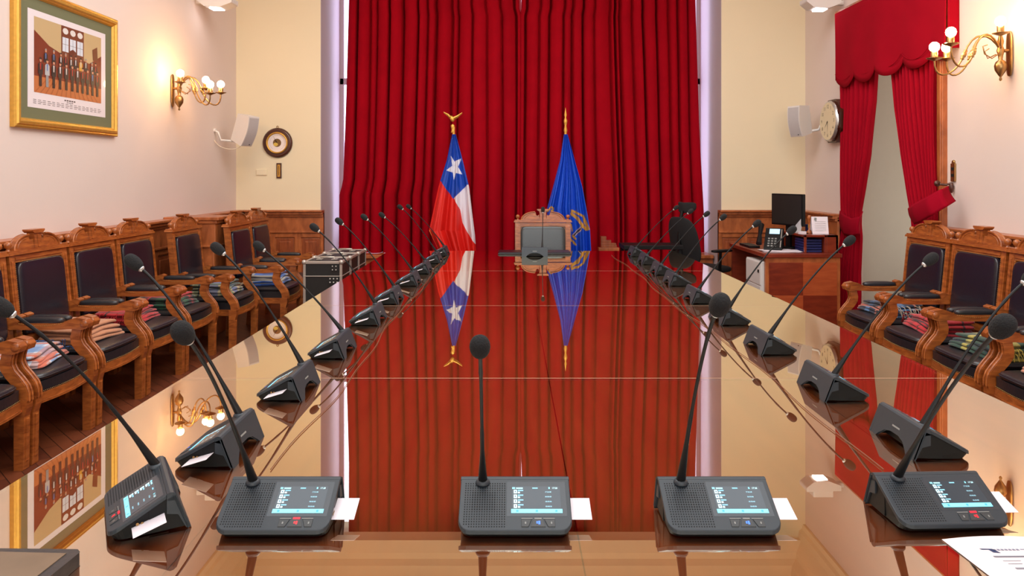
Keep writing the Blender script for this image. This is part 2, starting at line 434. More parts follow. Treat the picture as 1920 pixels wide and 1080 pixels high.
# window ledge panelling under the curtains
p = MB(); p.box(BL+0.01, BR-0.01, 8.66, YW, 0, 0.47); p.box(BL+0.01, BR-0.01, 8.62, YW, 0.47, 0.51)
p.box(BL+0.01, BR-0.01, 8.64, YW, 0.36, 0.40); p.box(BL+0.01, BR-0.01, 8.64, YW, 0.0, 0.14)
struct(p.build('trim_10', M['oak_side'], None, 0.006))
# alcove door casing
p = MB(); p.box(XR-0.04, XR+0.02, DN-0.075, DN, 0, ZD); p.box(XR-0.05, XR-0.03, DN-0.065, DN-0.045, 0, ZD); p.box(XR-0.04, XR+0.02, DN-0.11, DF, ZD, ZD+0.06)
struct(p.build('trim_11', M['oak_side'], None, 0.005))

# ------------------------------------------------------------------ table
TX0, TX1, TY0, TY1 = -1.106, 1.483, 1.09, 6.75
tb = thing('conference_table', 'long glossy mahogany conference table under glass sheets', 'table', (0.19, 3.9, 0))
ox, oy = 0.19, 3.9
t = MB(); seam = 0.128-ox
t.box(TX0-ox, -0.60-ox-0.001, TY0-oy, TY1-oy, 0.705, TZ-0.008); t.box(-0.60-ox+0.001, seam-0.0015, TY0-oy, TY1-oy, 0.705, TZ-0.008)
t.box(seam+0.0015, 0.95-ox-0.001, TY0-oy, TY1-oy, 0.705, TZ-0.008); t.box(0.95-ox+0.001, TX1-ox, TY0-oy, TY1-oy, 0.705, TZ-0.008)
t.build('tabletop', M['mahog'], tb)
t = MB().box(TX0-ox+0.12, TX1-ox-0.12, TY0-oy+0.12, TY1-oy-0.12, 0.60, 0.705); t.build('apron', M['oak_side'], tb, 0.005)
for yy in (1.9, 3.4, 4.9, 6.2):
    l = MB(); l.box(-0.9, 0.9, yy-oy-0.03, yy-oy+0.03, 0.06, 0.60); l.box(-1.0, 1.0, yy-oy-0.06, yy-oy+0.06, 0, 0.06); l.build('trestle', M['oak_side'], tb, 0.005)
ys = [TY0+0.012, 2.505, 3.90, 5.32, TY1-0.012]
for a, b in zip(ys, ys[1:]):
    g = MB(); x0, x1, y0, y1 = TX0+0.004-ox, TX1-0.004-ox, a+0.0025-oy, b-0.0025-oy
    g.add([(x0, y0, TZ), (x1, y0, TZ), (x1, y1, TZ), (x0, y1, TZ)], [(0, 1, 2, 3)])
    vs = [(x0, y0, TZ), (x1, y0, TZ), (x1, y1, TZ), (x0, y1, TZ), (x0, y0, TZ-.0075), (x1, y0, TZ-.0075), (x1, y1, TZ-.0075), (x0, y1, TZ-.0075)]
    g.add(vs, [(0, 4, 5, 1), (1, 5, 6, 2), (2, 6, 7, 3), (3, 7, 4, 0)], 1)
    g.build('glass_sheet', [M['glass'], M['glass_edge']], tb)

# ------------------------------------------------------------------ microphone units
HWF, HWB = 0.1065, 0.109
def plate(x, y, e=0.0): return (x, y, 0.018+(y+0.07)*0.54+e)
def plate_uv(u, v, e=0.0): return plate(-0.1065+u*0.213, 0.030-v*0.10, e)
def outline(hw, front, back, r, n=5):
    pts = [(hw, back)]
    for k in range(n+1):
        a = -PI/2*k/n
        pts.append((hw-r+r*math.cos(a), front+r+r*math.sin(a)))
    for k in range(n+1):
        a = -PI/2-PI/2*k/n
        pts.append((-hw+r+r*math.cos(a), front+r+r*math.sin(a)))
    pts.append((-hw, back)); return pts
def mk_housing():
    mb = MB(); o = outline(0.1075, -0.07, 0.03, 0.022); n = len(o)
    top = [plate(*p) for p in o]; bot = [(p[0], p[1], plate(*p)[2]-0.009) for p in o]
    mb.add(top+bot, [tuple(range(n))[::-1], tuple(range(n, 2*n))] + [(i, (i+1) % n, n+(i+1) % n, n+i) for i in range(n)])
    mb.prism([(0.0299, 0.0719), (0.036, 0.0745), (0.042, 0.0735), (0.047, 0.069), (0.044, 0.058), (0.030, 0.060)], -0.1075, 0.1075, 'yz')
    # rear wall, sloping, with the arched cable opening
    def rp(x, s, t): # s 1=top 0=foot
        y = 0.047+(1-s)*0.026; z = 0.001+s*0.068
        return (x, y-t, z-t*0.3)
    arch = [(0.1075, 0), (0.1075, 1), (-0.1075, 1), (-0.1075, 0), (-0.075, 0), (-0.066, 0.12), (-0.045, 0.33), (-0.02, 0.42), (0.02, 0.42), (0.045, 0.33), (0.066, 0.12), (0.075, 0)]
    n = len(arch)
    a = [rp(x, s, 0) for x, s in arch]; b = [rp(x, s, 0.006) for x, s in arch]
    mb.add(a+b, [tuple(range(n)), tuple(range(n, 2*n))[::-1]]+[(i, (i+1) % n, n+(i+1) % n, n+i) for i in range(n)])
    # side cheeks of the rear foot
    for sx in (-1, 1):
        mb.prism([(0.030, 0.062), (0.047, 0.068), (0.073, 0.002), (0.064, 0.002), (0.05, 0.03), (0.03, 0.035)], sx*0.1075, sx*0.100, 'yz')
    return mb
def mk_lower():
    mb = MB(); o = outline(0.104, -0.067, 0.034, 0.02); n = len(o)
    top = [(p[0], p[1], plate(*p)[2]-0.0092) for p in o]
    bot = [(p[0]*0.97, p[1] if p[1] > 0 else p[1]+0.008, 0.001) for p in o]
    mb.add(top+bot, [tuple(range(n))[::-1], tuple(range(n, 2*n))] + [(i, (i+1) % n, n+(i+1) % n, n+i) for i in range(n)])
    for sx in (-1, 1): mb.prism([(0.0, 0.003), (0.0, 0.046), (0.034, 0.062), (0.044, 0.064), (0.067, 0.004)], sx*0.104, sx*0.073, 'yz')
    mb.prism([(0.0, 0.003), (0.0, 0.046), (0.034, 0.06), (0.042, 0.06), (0.046, 0.003)], -0.074, 0.074, 'yz')
    mb.lathe([(0.0028, -0.0002), (0.0028, 0.0008)], (0.1055, -0.02, 0.026), 'x', 8, 1)
    mb.lathe([(0.0028, -0.0002), (0.0028, 0.0008)], (0.1055, -0.012, 0.026), 'x', 8, 1)
    return mb
ME = {}
def proto_mesh(key, mb, mats, bevel=0.0):
    o = mb.build(key, mats); me = o.data; bpy.data.objects.remove(o); ME[key] = (me, bevel)
proto_mesh('housing', mk_housing(), M['grey_plastic'], 0.0015)
proto_mesh('lower_body', mk_lower(), [M['black_plastic'], M['brass']], 0.001)
g = MB()
for i in range(17):
    for j in range(19):
        u, v = 0.045+i*0.0225, 0.09+j*0.047
        if (u-0.2)**2*4.5+(v-0.0)**2 < 0.022: continue
        if j == 18 and i < 2: continue
        big = 1.25 if (abs(u-0.22) < 0.11 and 0.25 < v < 0.62) else 1.0
        r = 0.00135*big; c = plate_uv(u, v, 0.0003)
        g.add([(c[0]+r*math.cos(k*PI/3), c[1]+r*math.sin(k*PI/3), c[2]+r*math.sin(k*PI/3)*0.54) for k in range(6)], [tuple(range(6))])
proto_mesh('speaker_grille', g, M['hole'])
g = MB(); q = [(0.425, 0.05), (0.965, 0.05), (0.965, 0.74), (0.425, 0.74)]
g.add([plate_uv(u, v, 0.0003) for u, v in q]+[plate_uv(u, v, -0.001) for u, v in q], [(3, 2, 1, 0), (0, 1, 5, 4), (1, 2, 6, 5), (2, 3, 7, 6), (3, 0, 4, 7)])
proto_mesh('screen_bezel', g, mat('bezel_gloss', (50, 56, 64), 0.25))
g = MB(); q = [(0.47, 0.15), (0.915, 0.15), (0.915, 0.68), (0.47, 0.68)]
g.add([plate_uv(u, v, 0.0006) for u, v in q], [(3, 2, 1, 0)])
proto_mesh('screen', g, M['glass_dark'])
g = MB()
def rect(mb, u0, u1, v0, v1, col, e=0.0009, mi=0):
    mb.add([plate_uv(u, v, e) for u, v in ((u0, v1), (u1, v1), (u1, v0), (u0, v0))], [(0, 1, 2, 3)], mi, False, col)
CY_ = (120, 210, 235); WH = (190, 235, 245)
rect(g, 0.465, 0.925, 0.605, 0.685, (110, 200, 228))
for k, u in enumerate((0.52, 0.695, 0.87)): rect(g, u-0.010, u+0.010, 0.625, 0.665, (60, 140, 180), 0.0011)
for r in range(4):
    v = 0.225+r*0.096
    rect(g, 0.488, 0.518, v, v+0.072, WH); rect(g, 0.498, 0.508, v+0.02, v+0.05, (30, 60, 90), 0.0011)
    rect(g, 0.526, 0.576, v, v+0.024, (110, 165, 190)); rect(g, 0.526, 0.545, v+0.038, v+0.07, WH)
    def mp(x, y, v=v): return plate_uv(0.775+x/0.213, v+0.055-y*10/1.0, 0.0009)
    put_text(g, '00:00:00' if r else '17:32:08', 0.0036, mp, 0, (150, 205, 225))
put_text(g, '17:28', 0.0048, lambda x, y: plate_uv(0.842+x/0.213, 0.205-y*10, 0.0009), 0, WH)
rect(g, 0.81, 0.822, 0.17, 0.205, CY_)
rect(g, 0.66, 0.71, 0.178, 0.202, (110, 165, 190)); rect(g, 0.475, 0.50, 0.172, 0.205, CY_); rect(g, 0.51, 0.572, 0.176, 0.204, (140, 200, 220))
proto_mesh('screen_readout', g, M['screen'])
def keymesh(poly):
    g = MB(); n = len(poly)
    g.add([plate_uv(u, v, 0.0018) for u, v in poly]+[plate_uv(u, v, -0.001) for u, v in poly], [tuple(range(n))[::-1], tuple(range(n, 2*n))]+[(i, (i+1) % n, n+(i+1) % n, n+i) for i in range(n)])
    return g
KL = [(0.555, 0.81), (0.645, 0.81), (0.617, 0.945), (0.555, 0.945)]
KM = [(0.66, 0.81), (0.745, 0.81), (0.768, 0.945), (0.637, 0.945)]
KR = [(0.76, 0.81), (0.852, 0.81), (0.852, 0.945), (0.79, 0.945)]
for nme, kk in (('key_l', KL), ('key_m', KM), ('key_r', KR)): proto_mesh(nme, keymesh(kk), M['key'], 0.0005)
for nm_, q_ in (('sym_l', (0.585, 0.597, 0.86, 0.90, None, 0.0021)), ('sym_r', (0.815, 0.827, 0.86, 0.90, None, 0.0021)), ('bar_l', (0.555, 0.655, 0.782, 0.795, None, 0.0012)), ('bar_r', (0.75, 0.852, 0.782, 0.795, None, 0.0012))):
    g = MB(); rect(g, *q_); proto_mesh(nm_, g, M['grey_bar'])
g = MB(); rect(g, 0.672, 0.735, 0.778, 0.80, None, 0.0012); proto_mesh('status_light', g, M['grey_bar'])
g = MB(); rect(g, 0.672, 0.735, 0.770, 0.805, None, 0.0014); proto_mesh('status_light_red', g, M['red_light'])
g = MB(); rect(g, 0.688, 0.700, 0.85, 0.895, None, 0.0021); rect(g, 0.705, 0.722, 0.845, 0.91, None, 0.0021)
proto_mesh('icon_blue', g, M['blue_icon']); 
g = MB(); rect(g, 0.688, 0.700, 0.85, 0.895, None, 0.0021); rect(g, 0.705, 0.722, 0.845, 0.91, None, 0.0021)
proto_mesh('icon_red', g, M['red_icon'])
g = MB().lathe([(0.0145, 0.0), (0.0145, 0.003), (0.012, 0.007), (0.009, 0.008)], (-0.064, 0.024, 0.067), 'z', 16)
proto_mesh('neck_socket', g, M['grey_plastic'])
g = MB(); 
g.add([(-0.018, 0.0585, 0.0415), (0.018, 0.0585, 0.0415), (0.018, 0.0570, 0.0455), (-0.018, 0.0570, 0.0455)], [(0, 1, 2, 3), (3, 2, 1, 0)])
proto_mesh('rear_mark', g, M['grey_bar'])

def inst(name, key, parent):
    me, bv = ME[key]; o = bpy.data.objects.new(name, me); COL.objects.link(o); o.parent = parent
    if bv:
        b = o.modifiers.new('Bevel', 'BEVEL'); b.width = bv; b.segments = 2; b.limit_method = 'ANGLE'; b.angle_limit = 0.6
    return o
def mic_unit(cx, cy, rot, head, label, red=False, card=None, dense=True, group=None, cardlabel=None, bend=1.0):
    """head: world point of the windscreen centre"""
    u = thing('microphone_unit', label, 'microphone', (cx, cy, TZ+0.0005), rot, group)
    h = inst('housing', 'housing', u); inst('brand_mark', 'rear_mark', h)
    inst('lower_body', 'lower_body', u); inst('speaker_grille', 'speaker_grille', u)
    bz = inst('screen_bezel', 'screen_bezel', u); inst('screen', 'screen', bz)
    ro = inst('screen_readout', 'screen_readout', bz)
    for k in ('key_l', 'key_m', 'key_r'):
        kk = inst('key', k, u)
        inst('key_symbol', {'key_m': 'icon_red' if red else 'icon_blue', 'key_l': 'sym_l', 'key_r': 'sym_r'}[k], kk)
    inst('marker_strip', 'bar_l', u); inst('marker_strip', 'bar_r', u)
    inst('status_light', 'status_light_red' if red else 'status_light', u)
    inst('neck_socket', 'neck_socket', u)
    R = Matrix.Rotation(-rot, 4, 'Z')
    H = R @ (Vector(head)-Vector((cx, cy, TZ+0.0005)))
    B = Vector((-0.064, 0.024, 0.072)); d = H-B
    hz = Vector((d.x, d.y, 0)); hl = max(hz.length, 1e-4); hn = hz/hl
    p0 = B+d.normalized()*0.0
    P2 = H-hn*0.075*bend-Vector((0, 0, 0.055+0.04*(1-bend)))
    P1 = B+(P2-B)*0.55+Vector((0, 0, 0.018))
    pts = bez(B, P1, P2, H, 22)
    L = len(pts); rs = []
    for i in range(L):
        t_ = i/(L-1)
        rs.append(0.0095-(t_/0.14)*0.0045 if t_ < 0.14 else (0.0042 if t_ < 0.3 else 0.0033 if t_ < 0.72 else 0.0042 if t_ < 0.74 else 0.0036))
    MB().tube(pts, rs, 8).build('gooseneck', M['neck'], u)
    ax = (pts[-1]-pts[-4]).normalized()
    rot3 = ax.to_track_quat('Z', 'Y').to_matrix()
    def egg(q): 
        k = 1.0-0.12*(q.z/0.026 if q.z < 0 else 0)*-1
        return (q.x*k, q.y*k, q.z)
    MB().sup(H+ax*0.004, (0.0172, 0.0172, 0.026), 0.8, 1.0, 18, 12, 0, rot3, egg).build('windscreen', M['foam'], u)
    MB().lathe([(0.0045, -0.004), (0.0085, 0.0), (0.0085, 0.003), (0.0045, 0.004)], H-ax*0.023, 'z', 12, 0, True, rot3).build('collar', M['silver'], u)
    if card:
        c = MB(); c.box(0.096, 0.148, -0.030, 0.026, 0.0, 0.001)
        o = c.build('card', M['white_card'], None, 0.0)
        o.name = 'voting_card'
        sl = card
        # card slot is parallel to the lower edge of the sloping body
        for v in o.data.vertices:
            x, y, z = v.co; v.co = (x, y, 0.019+(y+0.03)*0.30+z)
        bv = o.modifiers.new('Bevel', 'BEVEL'); bv.width = 0.004; bv.segments = 3; bv.limit_method = 'ANGLE'
        o.location = (cx, cy, TZ+0.0005); o.rotation_euler = (0, 0, rot)
        tag(o, cardlabel, 'card', 'white cards in the microphone units')
    return u
grp = 'desk microphones along the conference table'
fy = 1.462
mic_unit(-0.449, fy, 0, W(345, 627, 1.20), 'front row microphone unit at left, red key lit, neck leaning left', True, True, cardlabel='white card in the left unit of the front row', group=grp)
mic_unit(0.008, fy, 0, W(900, 653, 1.22), 'middle microphone unit of the front row with an upright neck', False, True, cardlabel='white card in the middle front unit, over the table joint', group=grp)
mic_unit(0.402, fy, 0, W(1348, 575, 1.24), 'front row microphone unit right of the middle one, blue key icon', False, True, cardlabel='white card in the front unit right of the middle one', group=grp)
mic_unit(0.846, fy+0.025, 0.04, W(1877, 615, 1.15), 'front microphone unit above the printed sheet, red key lit', True, True, cardlabel='white card at the right frame edge beside the printed sheet', group=grp)
mic_unit(-0.735, 1.50, -math.radians(60), W(4, 578, 1.42), 'turned microphone unit at the near left corner, screen facing left', True, True, cardlabel='white card in the turned unit at the near left corner', group=grp)
ords = ['nearest', 'second', 'third', 'fourth', 'fifth', 'sixth', 'seventh', 'eighth', 'farthest']
Lx = [(1.73, -.648, (253, 494)), (2.245, -.633, (410, 468)), (2.76, -.619, (487, 463)), (3.376, -.60, (591, 428)), (3.93, -.598, (637, 416)), (4.58, -.578, (684, 408)), (5.15, -.566, (717, 404)), (5.75, -.546, (751, 389)), (6.28, -.535, (767, 388))]
for i, (D, X, hp) in enumerate(Lx):
    cy = D+0.1075; cx = X-0.068
    mic_unit(cx, cy, -PI/2, W(hp[0], hp[1], cy+0.064), '%s microphone unit of the row along the left side of the table' % ords[i], False, True, cardlabel='white card in the %s unit of the left row' % ords[i], group=grp)
Rx = [(1.78, .963, (1932, 520)), (2.24, .945, (1743, 488)), (2.82, .949, (1591, 453)), (3.38, .955, (1483, 433)), (3.95, .96, (1418, 420)), (4.58, .977, (1355, 408)), (5.09, .99, (1324, 402)), (5.68, 1.0, (1294, 397)), (6.25, 1.01, (1267, 390))]
for i, (D, X, hp) in enumerate(Rx):
    cy = D+0.1075; cx = X+0.068
    mic_unit(cx, cy, PI/2, W(hp[0], hp[1], cy-0.064), '%s microphone unit of the row along the right side of the table' % ords[i], False, None, group=grp)
mic_unit(0.20, 6.33, PI, W(1018, 394, 6.45), 'microphone unit with its back to us before the carved chair', False, None, group=grp, bend=0.3)
# cables behind both rows
def cable(pts, r, name, label, m):
    o = MB().tube(pts, r, 6).build(name, m); tag(o, label, 'cable', None)
cp = [Vector((-0.545+0.012*math.sin(y*3.1)+0.006*math.sin(y*9), y, TZ+0.003)) for y in [1.72+i*0.08 for i in range(59)]]
cable(cp, 0.0013, 'microphone_cable', 'thin cable running along the left microphone row', M['cable'])
cp = [Vector((0.865+0.012*math.sin(y*2.7)+0.006*math.sin(y*8), y, TZ+0.003)) for y in [1.72+i*0.08 for i in range(59)]]
cable(cp, 0.0013, 'microphone_cable', 'thin cable running along the right microphone row', M['cable'])

# ------------------------------------------------------------------ carved armchairs
def yb(z): return -0.225-(z-0.38)*0.10
def lean(q): return (q[0], q[1]+yb(q[2]), q[2])
def chair(leather=None, wood_=None):
    lt = leather or M['leather']; ok = M['oak']
    r = thing('carved_armchair', '', 'chair')
    PX = 0.255
    for sx in (-1, 1):
        MB().prism([(-0.285, 0), (-0.245, 0), (-0.205, 0.36), (-0.205, 0.40), (-0.25, 0.40), (-0.25, 0.36)], sx*PX-0.022, sx*PX+0.022, 'yz').build('leg', ok, r, 0.004)
        l = MB(); l.prism([(0.20, 0.0), (0.245, 0.0), (0.25, 0.26), (0.262, 0.30), (0.262, 0.34), (0.20, 0.34)], sx*PX-0.024, sx*PX+0.024, 'yz')
        l.prism([(0.242, 0.04), (0.25, 0.04), (0.256, 0.25), (0.246, 0.25)], sx*PX-0.010, sx*PX+0.010, 'yz')
        l.build('leg', ok, r, 0.004)
        p = MB(); p.prism([(-0.0225, 0.40), (0.0225, 0.40), (0.0225, 0.97), (-0.0225, 0.97)], sx*PX-0.020, sx*PX+0.022, 'yz', 0, lean)
        p.prism([(0.0225, 0.55), (0.028, 0.56), (0.028, 0.93), (0.0225, 0.94)], sx*PX-0.010, sx*PX+0.010, 'yz', 0, lean)
        p.build('back_post', ok, r, 0.003)
        zt = 0.995; y0 = yb(zt)
        MB().lathe([(0.014, 0), (0.010, 0.006), (0.008, 0.012), (0.018, 0.020), (0.021, 0.032), (0.017, 0.045), (0.006, 0.052)], (sx*(PX-0.005), y0, zt), 'z', 14).build('finial', ok, r)
        # arm
        a = MB(); a.prism([(-0.25, 0.565), (-0.245, 0.625), (-0.20, 0.632), (-0.165, 0.60), (0.085, 0.60), (0.12, 0.618), (0.17, 0.632), (0.215, 0.622), (0.235, 0.598), (0.225, 0.572), (0.19, 0.562), (0.13, 0.568), (0.05, 0.562), (-0.1, 0.562)], sx*PX-0.026, sx*PX+0.026, 'yz')
        a.lathe([(0.006, -0.034), (0.020, -0.030), (0.022, 0.030), (0.006, 0.034)], (sx*PX, 0.208, 0.598), 'x', 14)
        a.prism([(-0.20, 0.632), (-0.175, 0.645), (-0.15, 0.635), (-0.16, 0.60)], sx*PX-0.03, sx*PX+0.03, 'yz')
        arm = a.build('armrest', ok, r, 0.004)
        # S-shaped arm support
        s = MB(); pr = [(0.195, 0.575), (0.185, 0.54), (0.182, 0.51), (0.195, 0.48), (0.225, 0.445), (0.252, 0.41), (0.264, 0.375), (0.266, 0.335), (0.215, 0.335), (0.210, 0.375), (0.190, 0.41), (0.155, 0.45), (0.132, 0.485), (0.128, 0.52), (0.135, 0.55), (0.14, 0.575)]
        s.prism(pr, sx*PX-0.020, sx*PX+0.020, 'yz')
        edge = [(y+0.003, z) for y, z in pr[:8]]
        s.tube([(sx*PX-0.012, y, z) for y, z in edge], 0.006, 6); s.tube([(sx*PX+0.012, y, z) for y, z in edge], 0.006, 6)
        s.build('arm_support', ok, r, 0.003)
        MB().sup((sx*PX, -0.04, 0.612), (0.026, 0.125, 0.022), 0.7, 0.5, 20, 8).build('arm_pad', M['leather_seat'], r)
        nl = MB()
        for k in range(22):
            y = -0.155+k*0.0112; z = 0.598-0.012*math.sin(PI*k/21)
            nl.sup((sx*(PX-0.027), y, z), (0.0015, 0.0028, 0.0028), 1, 1, 6, 4); nl.sup((sx*(PX+0.027), y, z), (0.0015, 0.0028, 0.0028), 1, 1, 6, 4)
        nl.build('nail_trim', M['nail'], arm)
    # seat frame with bowed front
    def bow(w, y0, y1, bw, n=10):
        return [(-w, y0)]+[(w, y0)]+[(w-2*w*k/n, y1+bw*math.sin(PI*k/n)) for k in range(n+1)]
    f = MB(); f.prism(bow(0.235, -0.24, 0.235, 0.025), 0.285, 0.335, 'xy'); f.prism(bow(0.237, -0.24, 0.240, 0.027), 0.285, 0.297, 'xy')
    f.build('seat_frame', ok, r, 0.004)
    MB().prism(bow(0.23, -0.24, 0.230, 0.025), 0.335, 0.392, 'xy').build('seat_upholstery', M['leather_seat'], r, 0.012, 3)
    nl = MB()
    for k in range(41):
        x = 0.225-0.45*k/40; nl.sup((x, 0.2325+0.026*math.sin(PI*k/40), 0.340), (0.0028, 0.002, 0.0028), 1, 1, 6, 4)
    nl.build('nail_trim', M['nail'], r)
    def dome(q):
        fz = 1.0
        return (q.x, q.y+(0.018*(1-(q.x/0.24)**2) if q.y > 0 else 0), q.z+ (0.012*(1-(q.x/0.25)**2)*(1-(q.y/0.25)**2) if q.z > 0 else 0))
    cu = MB().sup((0, 0.0, 0.408), (0.228, 0.236, 0.023), 0.45, 0.25, 48, 12, 0, None, dome).build('seat_cushion', M['leather_seat'], r)
    pp = []
    for k in range(33):
        t_ = 2*PI*k/32
        def sg(v, e): return math.copysign(abs(v)**e, v)
        x = 0.2285*sg(math.cos(t_), .25); y = 0.2365*sg(math.sin(t_), .25)
        pp.append((x, y+(0.018*(1-(x/0.24)**2) if y > 0 else 0), 0.410))
    MB().tube(pp, 0.004, 6).build('piping', M['leather_seat'], cu)
    # back
    b = MB()
    b.prism([(-0.235, 0.925), (0.235, 0.925), (0.235, 0.965), (-0.235, 0.965)], -0.02, 0.02, 'xz', 0, lean)
    b.prism([(-0.225, 0.940), (0.225, 0.940), (0.225, 0.955), (-0.225, 0.955)], -0.026, 0.026, 'xz', 0, lean)
    b.prism([(-0.29, 0.970), (0.29, 0.970), (0.285, 0.985), (-0.285, 0.985)], -0.034, 0.034, 'xz', 0, lean)
    b.prism([(-0.28, 0.985), (0.28, 0.985), (0.28, 0.995), (-0.28, 0.995)], -0.028, 0.028, 'xz', 0, lean)
    b.prism([(-0.235, 0.45), (0.235, 0.45), (0.235, 0.50), (-0.235, 0.50)], -0.02, 0.02, 'xz', 0, lean)
    for sx in (-1, 1): b.prism([(sx*0.235, 0.50), (sx*0.222, 0.50), (sx*0.222, 0.925), (sx*0.235, 0.925)], -0.018, 0.018, 'xz', 0, lean)
    b.prism([(-0.235, 0.49), (0.235, 0.49), (0.235, 0.93), (-0.235, 0.93)], -0.016, -0.010, 'xz', 0, lean)
    b.build('back_frame', ok, r, 0.003)
    c = MB()
    for sx in (-1, 1):
        arc = [(sx*(0.078+0.137*math.cos(a)), 0.995+0.084*math.sin(a)) for a in [PI/2*k/12 for k in range(13)]]
        last = arc[-1]
        pol = arc+[(sx*0.073, 1.062), (sx*0.068, 1.046), (sx*0.058, 1.037), (sx*0.048, 1.038), (sx*0.038, 1.048), (sx*0.034, 0.995)]
        c.prism(pol, -0.014, 0.014, 'xz', 0, lean)
        for off in (0.020, -0.020):
            c.tube([lean((x, off*0.8, z-0.004)) for x, z in arc], 0.007, 6)
        inn = [(sx*(0.085+0.095*math.cos(a)), 1.003+0.052*math.sin(a)) for a in [PI/2*k/12 for k in range(12)]]
        c.tube([lean((x, 0.014, z)) for x, z in inn], 0.0035, 6)
        c.tube([lean((x, 0.0, z)) for x, z in [(sx*0.072, 1.056), (sx*0.079, 1.064), (sx*0.088, 1.060)]], 0.009, 6)
    c.prism([(-0.036, 0.995), (0.036, 0.995), (0.030, 1.04), (0.036, 1.083), (-0.036, 1.083), (-0.030, 1.04)], -0.022, 0.022, 'xz', 0, lean)
    c.prism([(-0.010, 1.0), (0.010, 1.0), (0.010, 1.075), (-0.010, 1.075)], -0.028, 0.028, 'xz', 0, lean)
    c.prism([(-0.040, 1.083), (0.040, 1.083), (0.058, 1.096), (0.058, 1.105), (-0.058, 1.105), (-0.058, 1.096)], -0.032, 0.032, 'xz', 0, lean)
    c.build('carved_crest', ok, r, 0.003)
    def lw(q): return (q.x, q.y-q.z*0.10, q.z)
    MB().sup((0, yb(0.715)+0.006, 0.715), (0.222, 0.034, 0.213), 0.22, 0.22, 44, 30, 0, None, lw).build('back_cushion', lt, r)
    nl = MB()
    for z in [0.507+k*0.0128 for k in range(33)]:
        for sx in (-1, 1): nl.sup(lean((sx*0.226, 0.0195, z)), (0.0028, 0.002, 0.0028), 1, 1, 6, 4)
    for k in range(33): nl.sup(lean((-0.216+k*0.0135, 0.0215, 0.929)), (0.0028, 0.002, 0.0028), 1, 1, 6, 4)
    nl.build('back_nail_trim', M['nail'], r)
    return r
ch0 = chair()
g1 = 'carved oak armchairs along the left wall'; g2 = 'carved oak armchairs along the right wall'
OFF = 0.295
spots = [(-2.9+OFF, 3.38, -PI/2, 'armchair at the left frame edge, only its seat corner in view', g1),
 (-2.9+OFF, 3.96, -PI/2, 'oak armchair with blue and orange plaid blanket on its seat', g1),
 (-2.9+OFF, 4.54, -PI/2, 'oak armchair by the left wall holding a folded tan blanket', g1),
 (-2.9+OFF, 5.12, -PI/2, 'oak armchair by the left wall holding a bright red blanket', g1),
 (-2.9+OFF, 5.70, -PI/2, 'oak armchair by the left wall holding a red and green tartan blanket', g1),
 (-2.78+OFF, 6.325, -PI/2, 'oak armchair by the left wall holding a beige and blue plaid blanket', g1),
 (-2.545+OFF, 6.91, -PI/2, 'oak armchair in front of the pilaster with a royal blue plaid blanket', g1),
 (-2.56+OFF, 7.50, -PI/2, 'oak armchair farthest along the left wall, empty seat', g1),
 (3.03-OFF, 5.37, PI/2, 'oak armchair beside the right curtain with a dark blue plaid blanket', g2),
 (3.03-OFF, 4.79, PI/2, 'oak armchair by the right wall holding a crimson blanket', g2),
 (3.03-OFF, 4.21, PI/2, 'oak armchair by the right wall holding a green and yellow plaid blanket', g2),
 (3.03-OFF, 3.63, PI/2, 'armchair at the right frame edge holding a coral blanket', g2)]
for i, (x, y, rz, lab, gr) in enumerate(spots):
    o = ch0 if i == 0 else copy_tree(ch0)
    o.location = (x, y, 0); o.rotation_euler = (0, 0, rz); o['label'] = lab; o['group'] = gr
pc = copy_tree(ch0); pc.location = (0.325, 7.62-0.30, 0); pc.rotation_euler = (0, 0, PI); pc.scale = (1.02, 1, 0.985)
pc['label'] = 'carved oak armchair at the head of the table between two flags'; del pc['group']
for c in pc.children:
    if c.name.startswith('back_cushion'):
        c.data = c.data.copy(); c.data.materials[0] = M['leather_grey']

# ------------------------------------------------------------------ folded blankets
def blanket(x, y, rz, mt, fr, label, sx=0.19, sy=0.16, h=0.014, n=4, z0=0.437, side=1):
    r = thing('folded_blanket', label, 'blanket', (x, y, z0), rz, 'folded blankets on the armchairs')
    b = MB()
    for k in range(n):
        def wob(q, k=k):
            return (q.x+0.004*math.sin(q.y*30+k), q.y+0.005*math.sin(q.x*22+k*2), q.z+0.005*math.sin(q.x*14+k)+0.004*math.sin(q.y*17+k*1.3)+(0.012*(q.x/sx)**2*(-1)))
        b.sup((0.006*math.sin(k*2.3), -0.008*k+0.006*math.sin(k*1.7), h*(0.95+1.75*k)), (sx-0.006*k, sy-0.004*k, h), 0.55, 0.22, 48, 10, 0, Matrix.Rotation(0.05*math.sin(k*3+x*7), 3, 'Z'), wob)
    b.build('folded_cloth', mt, r)
    if fr:
        f = MB(); rnd = random.Random(int(abs(x*1000+y*77)))
        for k in range(26):
            yy = -sy*0.9+1.8*sy*k/25; lv = rnd.randint(1, n-1); zz = h*(1.0+1.75*lv)
            L = 0.045+rnd.random()*0.03; a = rnd.uniform(-0.02, 0.02)
            xs = side*(sx-0.012)
            f.tube([(xs, yy, zz), (xs+side*L*0.5, yy+a*0.5, zz-0.004), (xs+side*L*0.8, yy+a, max(0.006, zz-0.03)), (xs+side*L, yy+a*1.4, 0.005)], 0.0022, 5)
        f.build('fringe', fr, r)['kind'] = 'stuff'
    return r
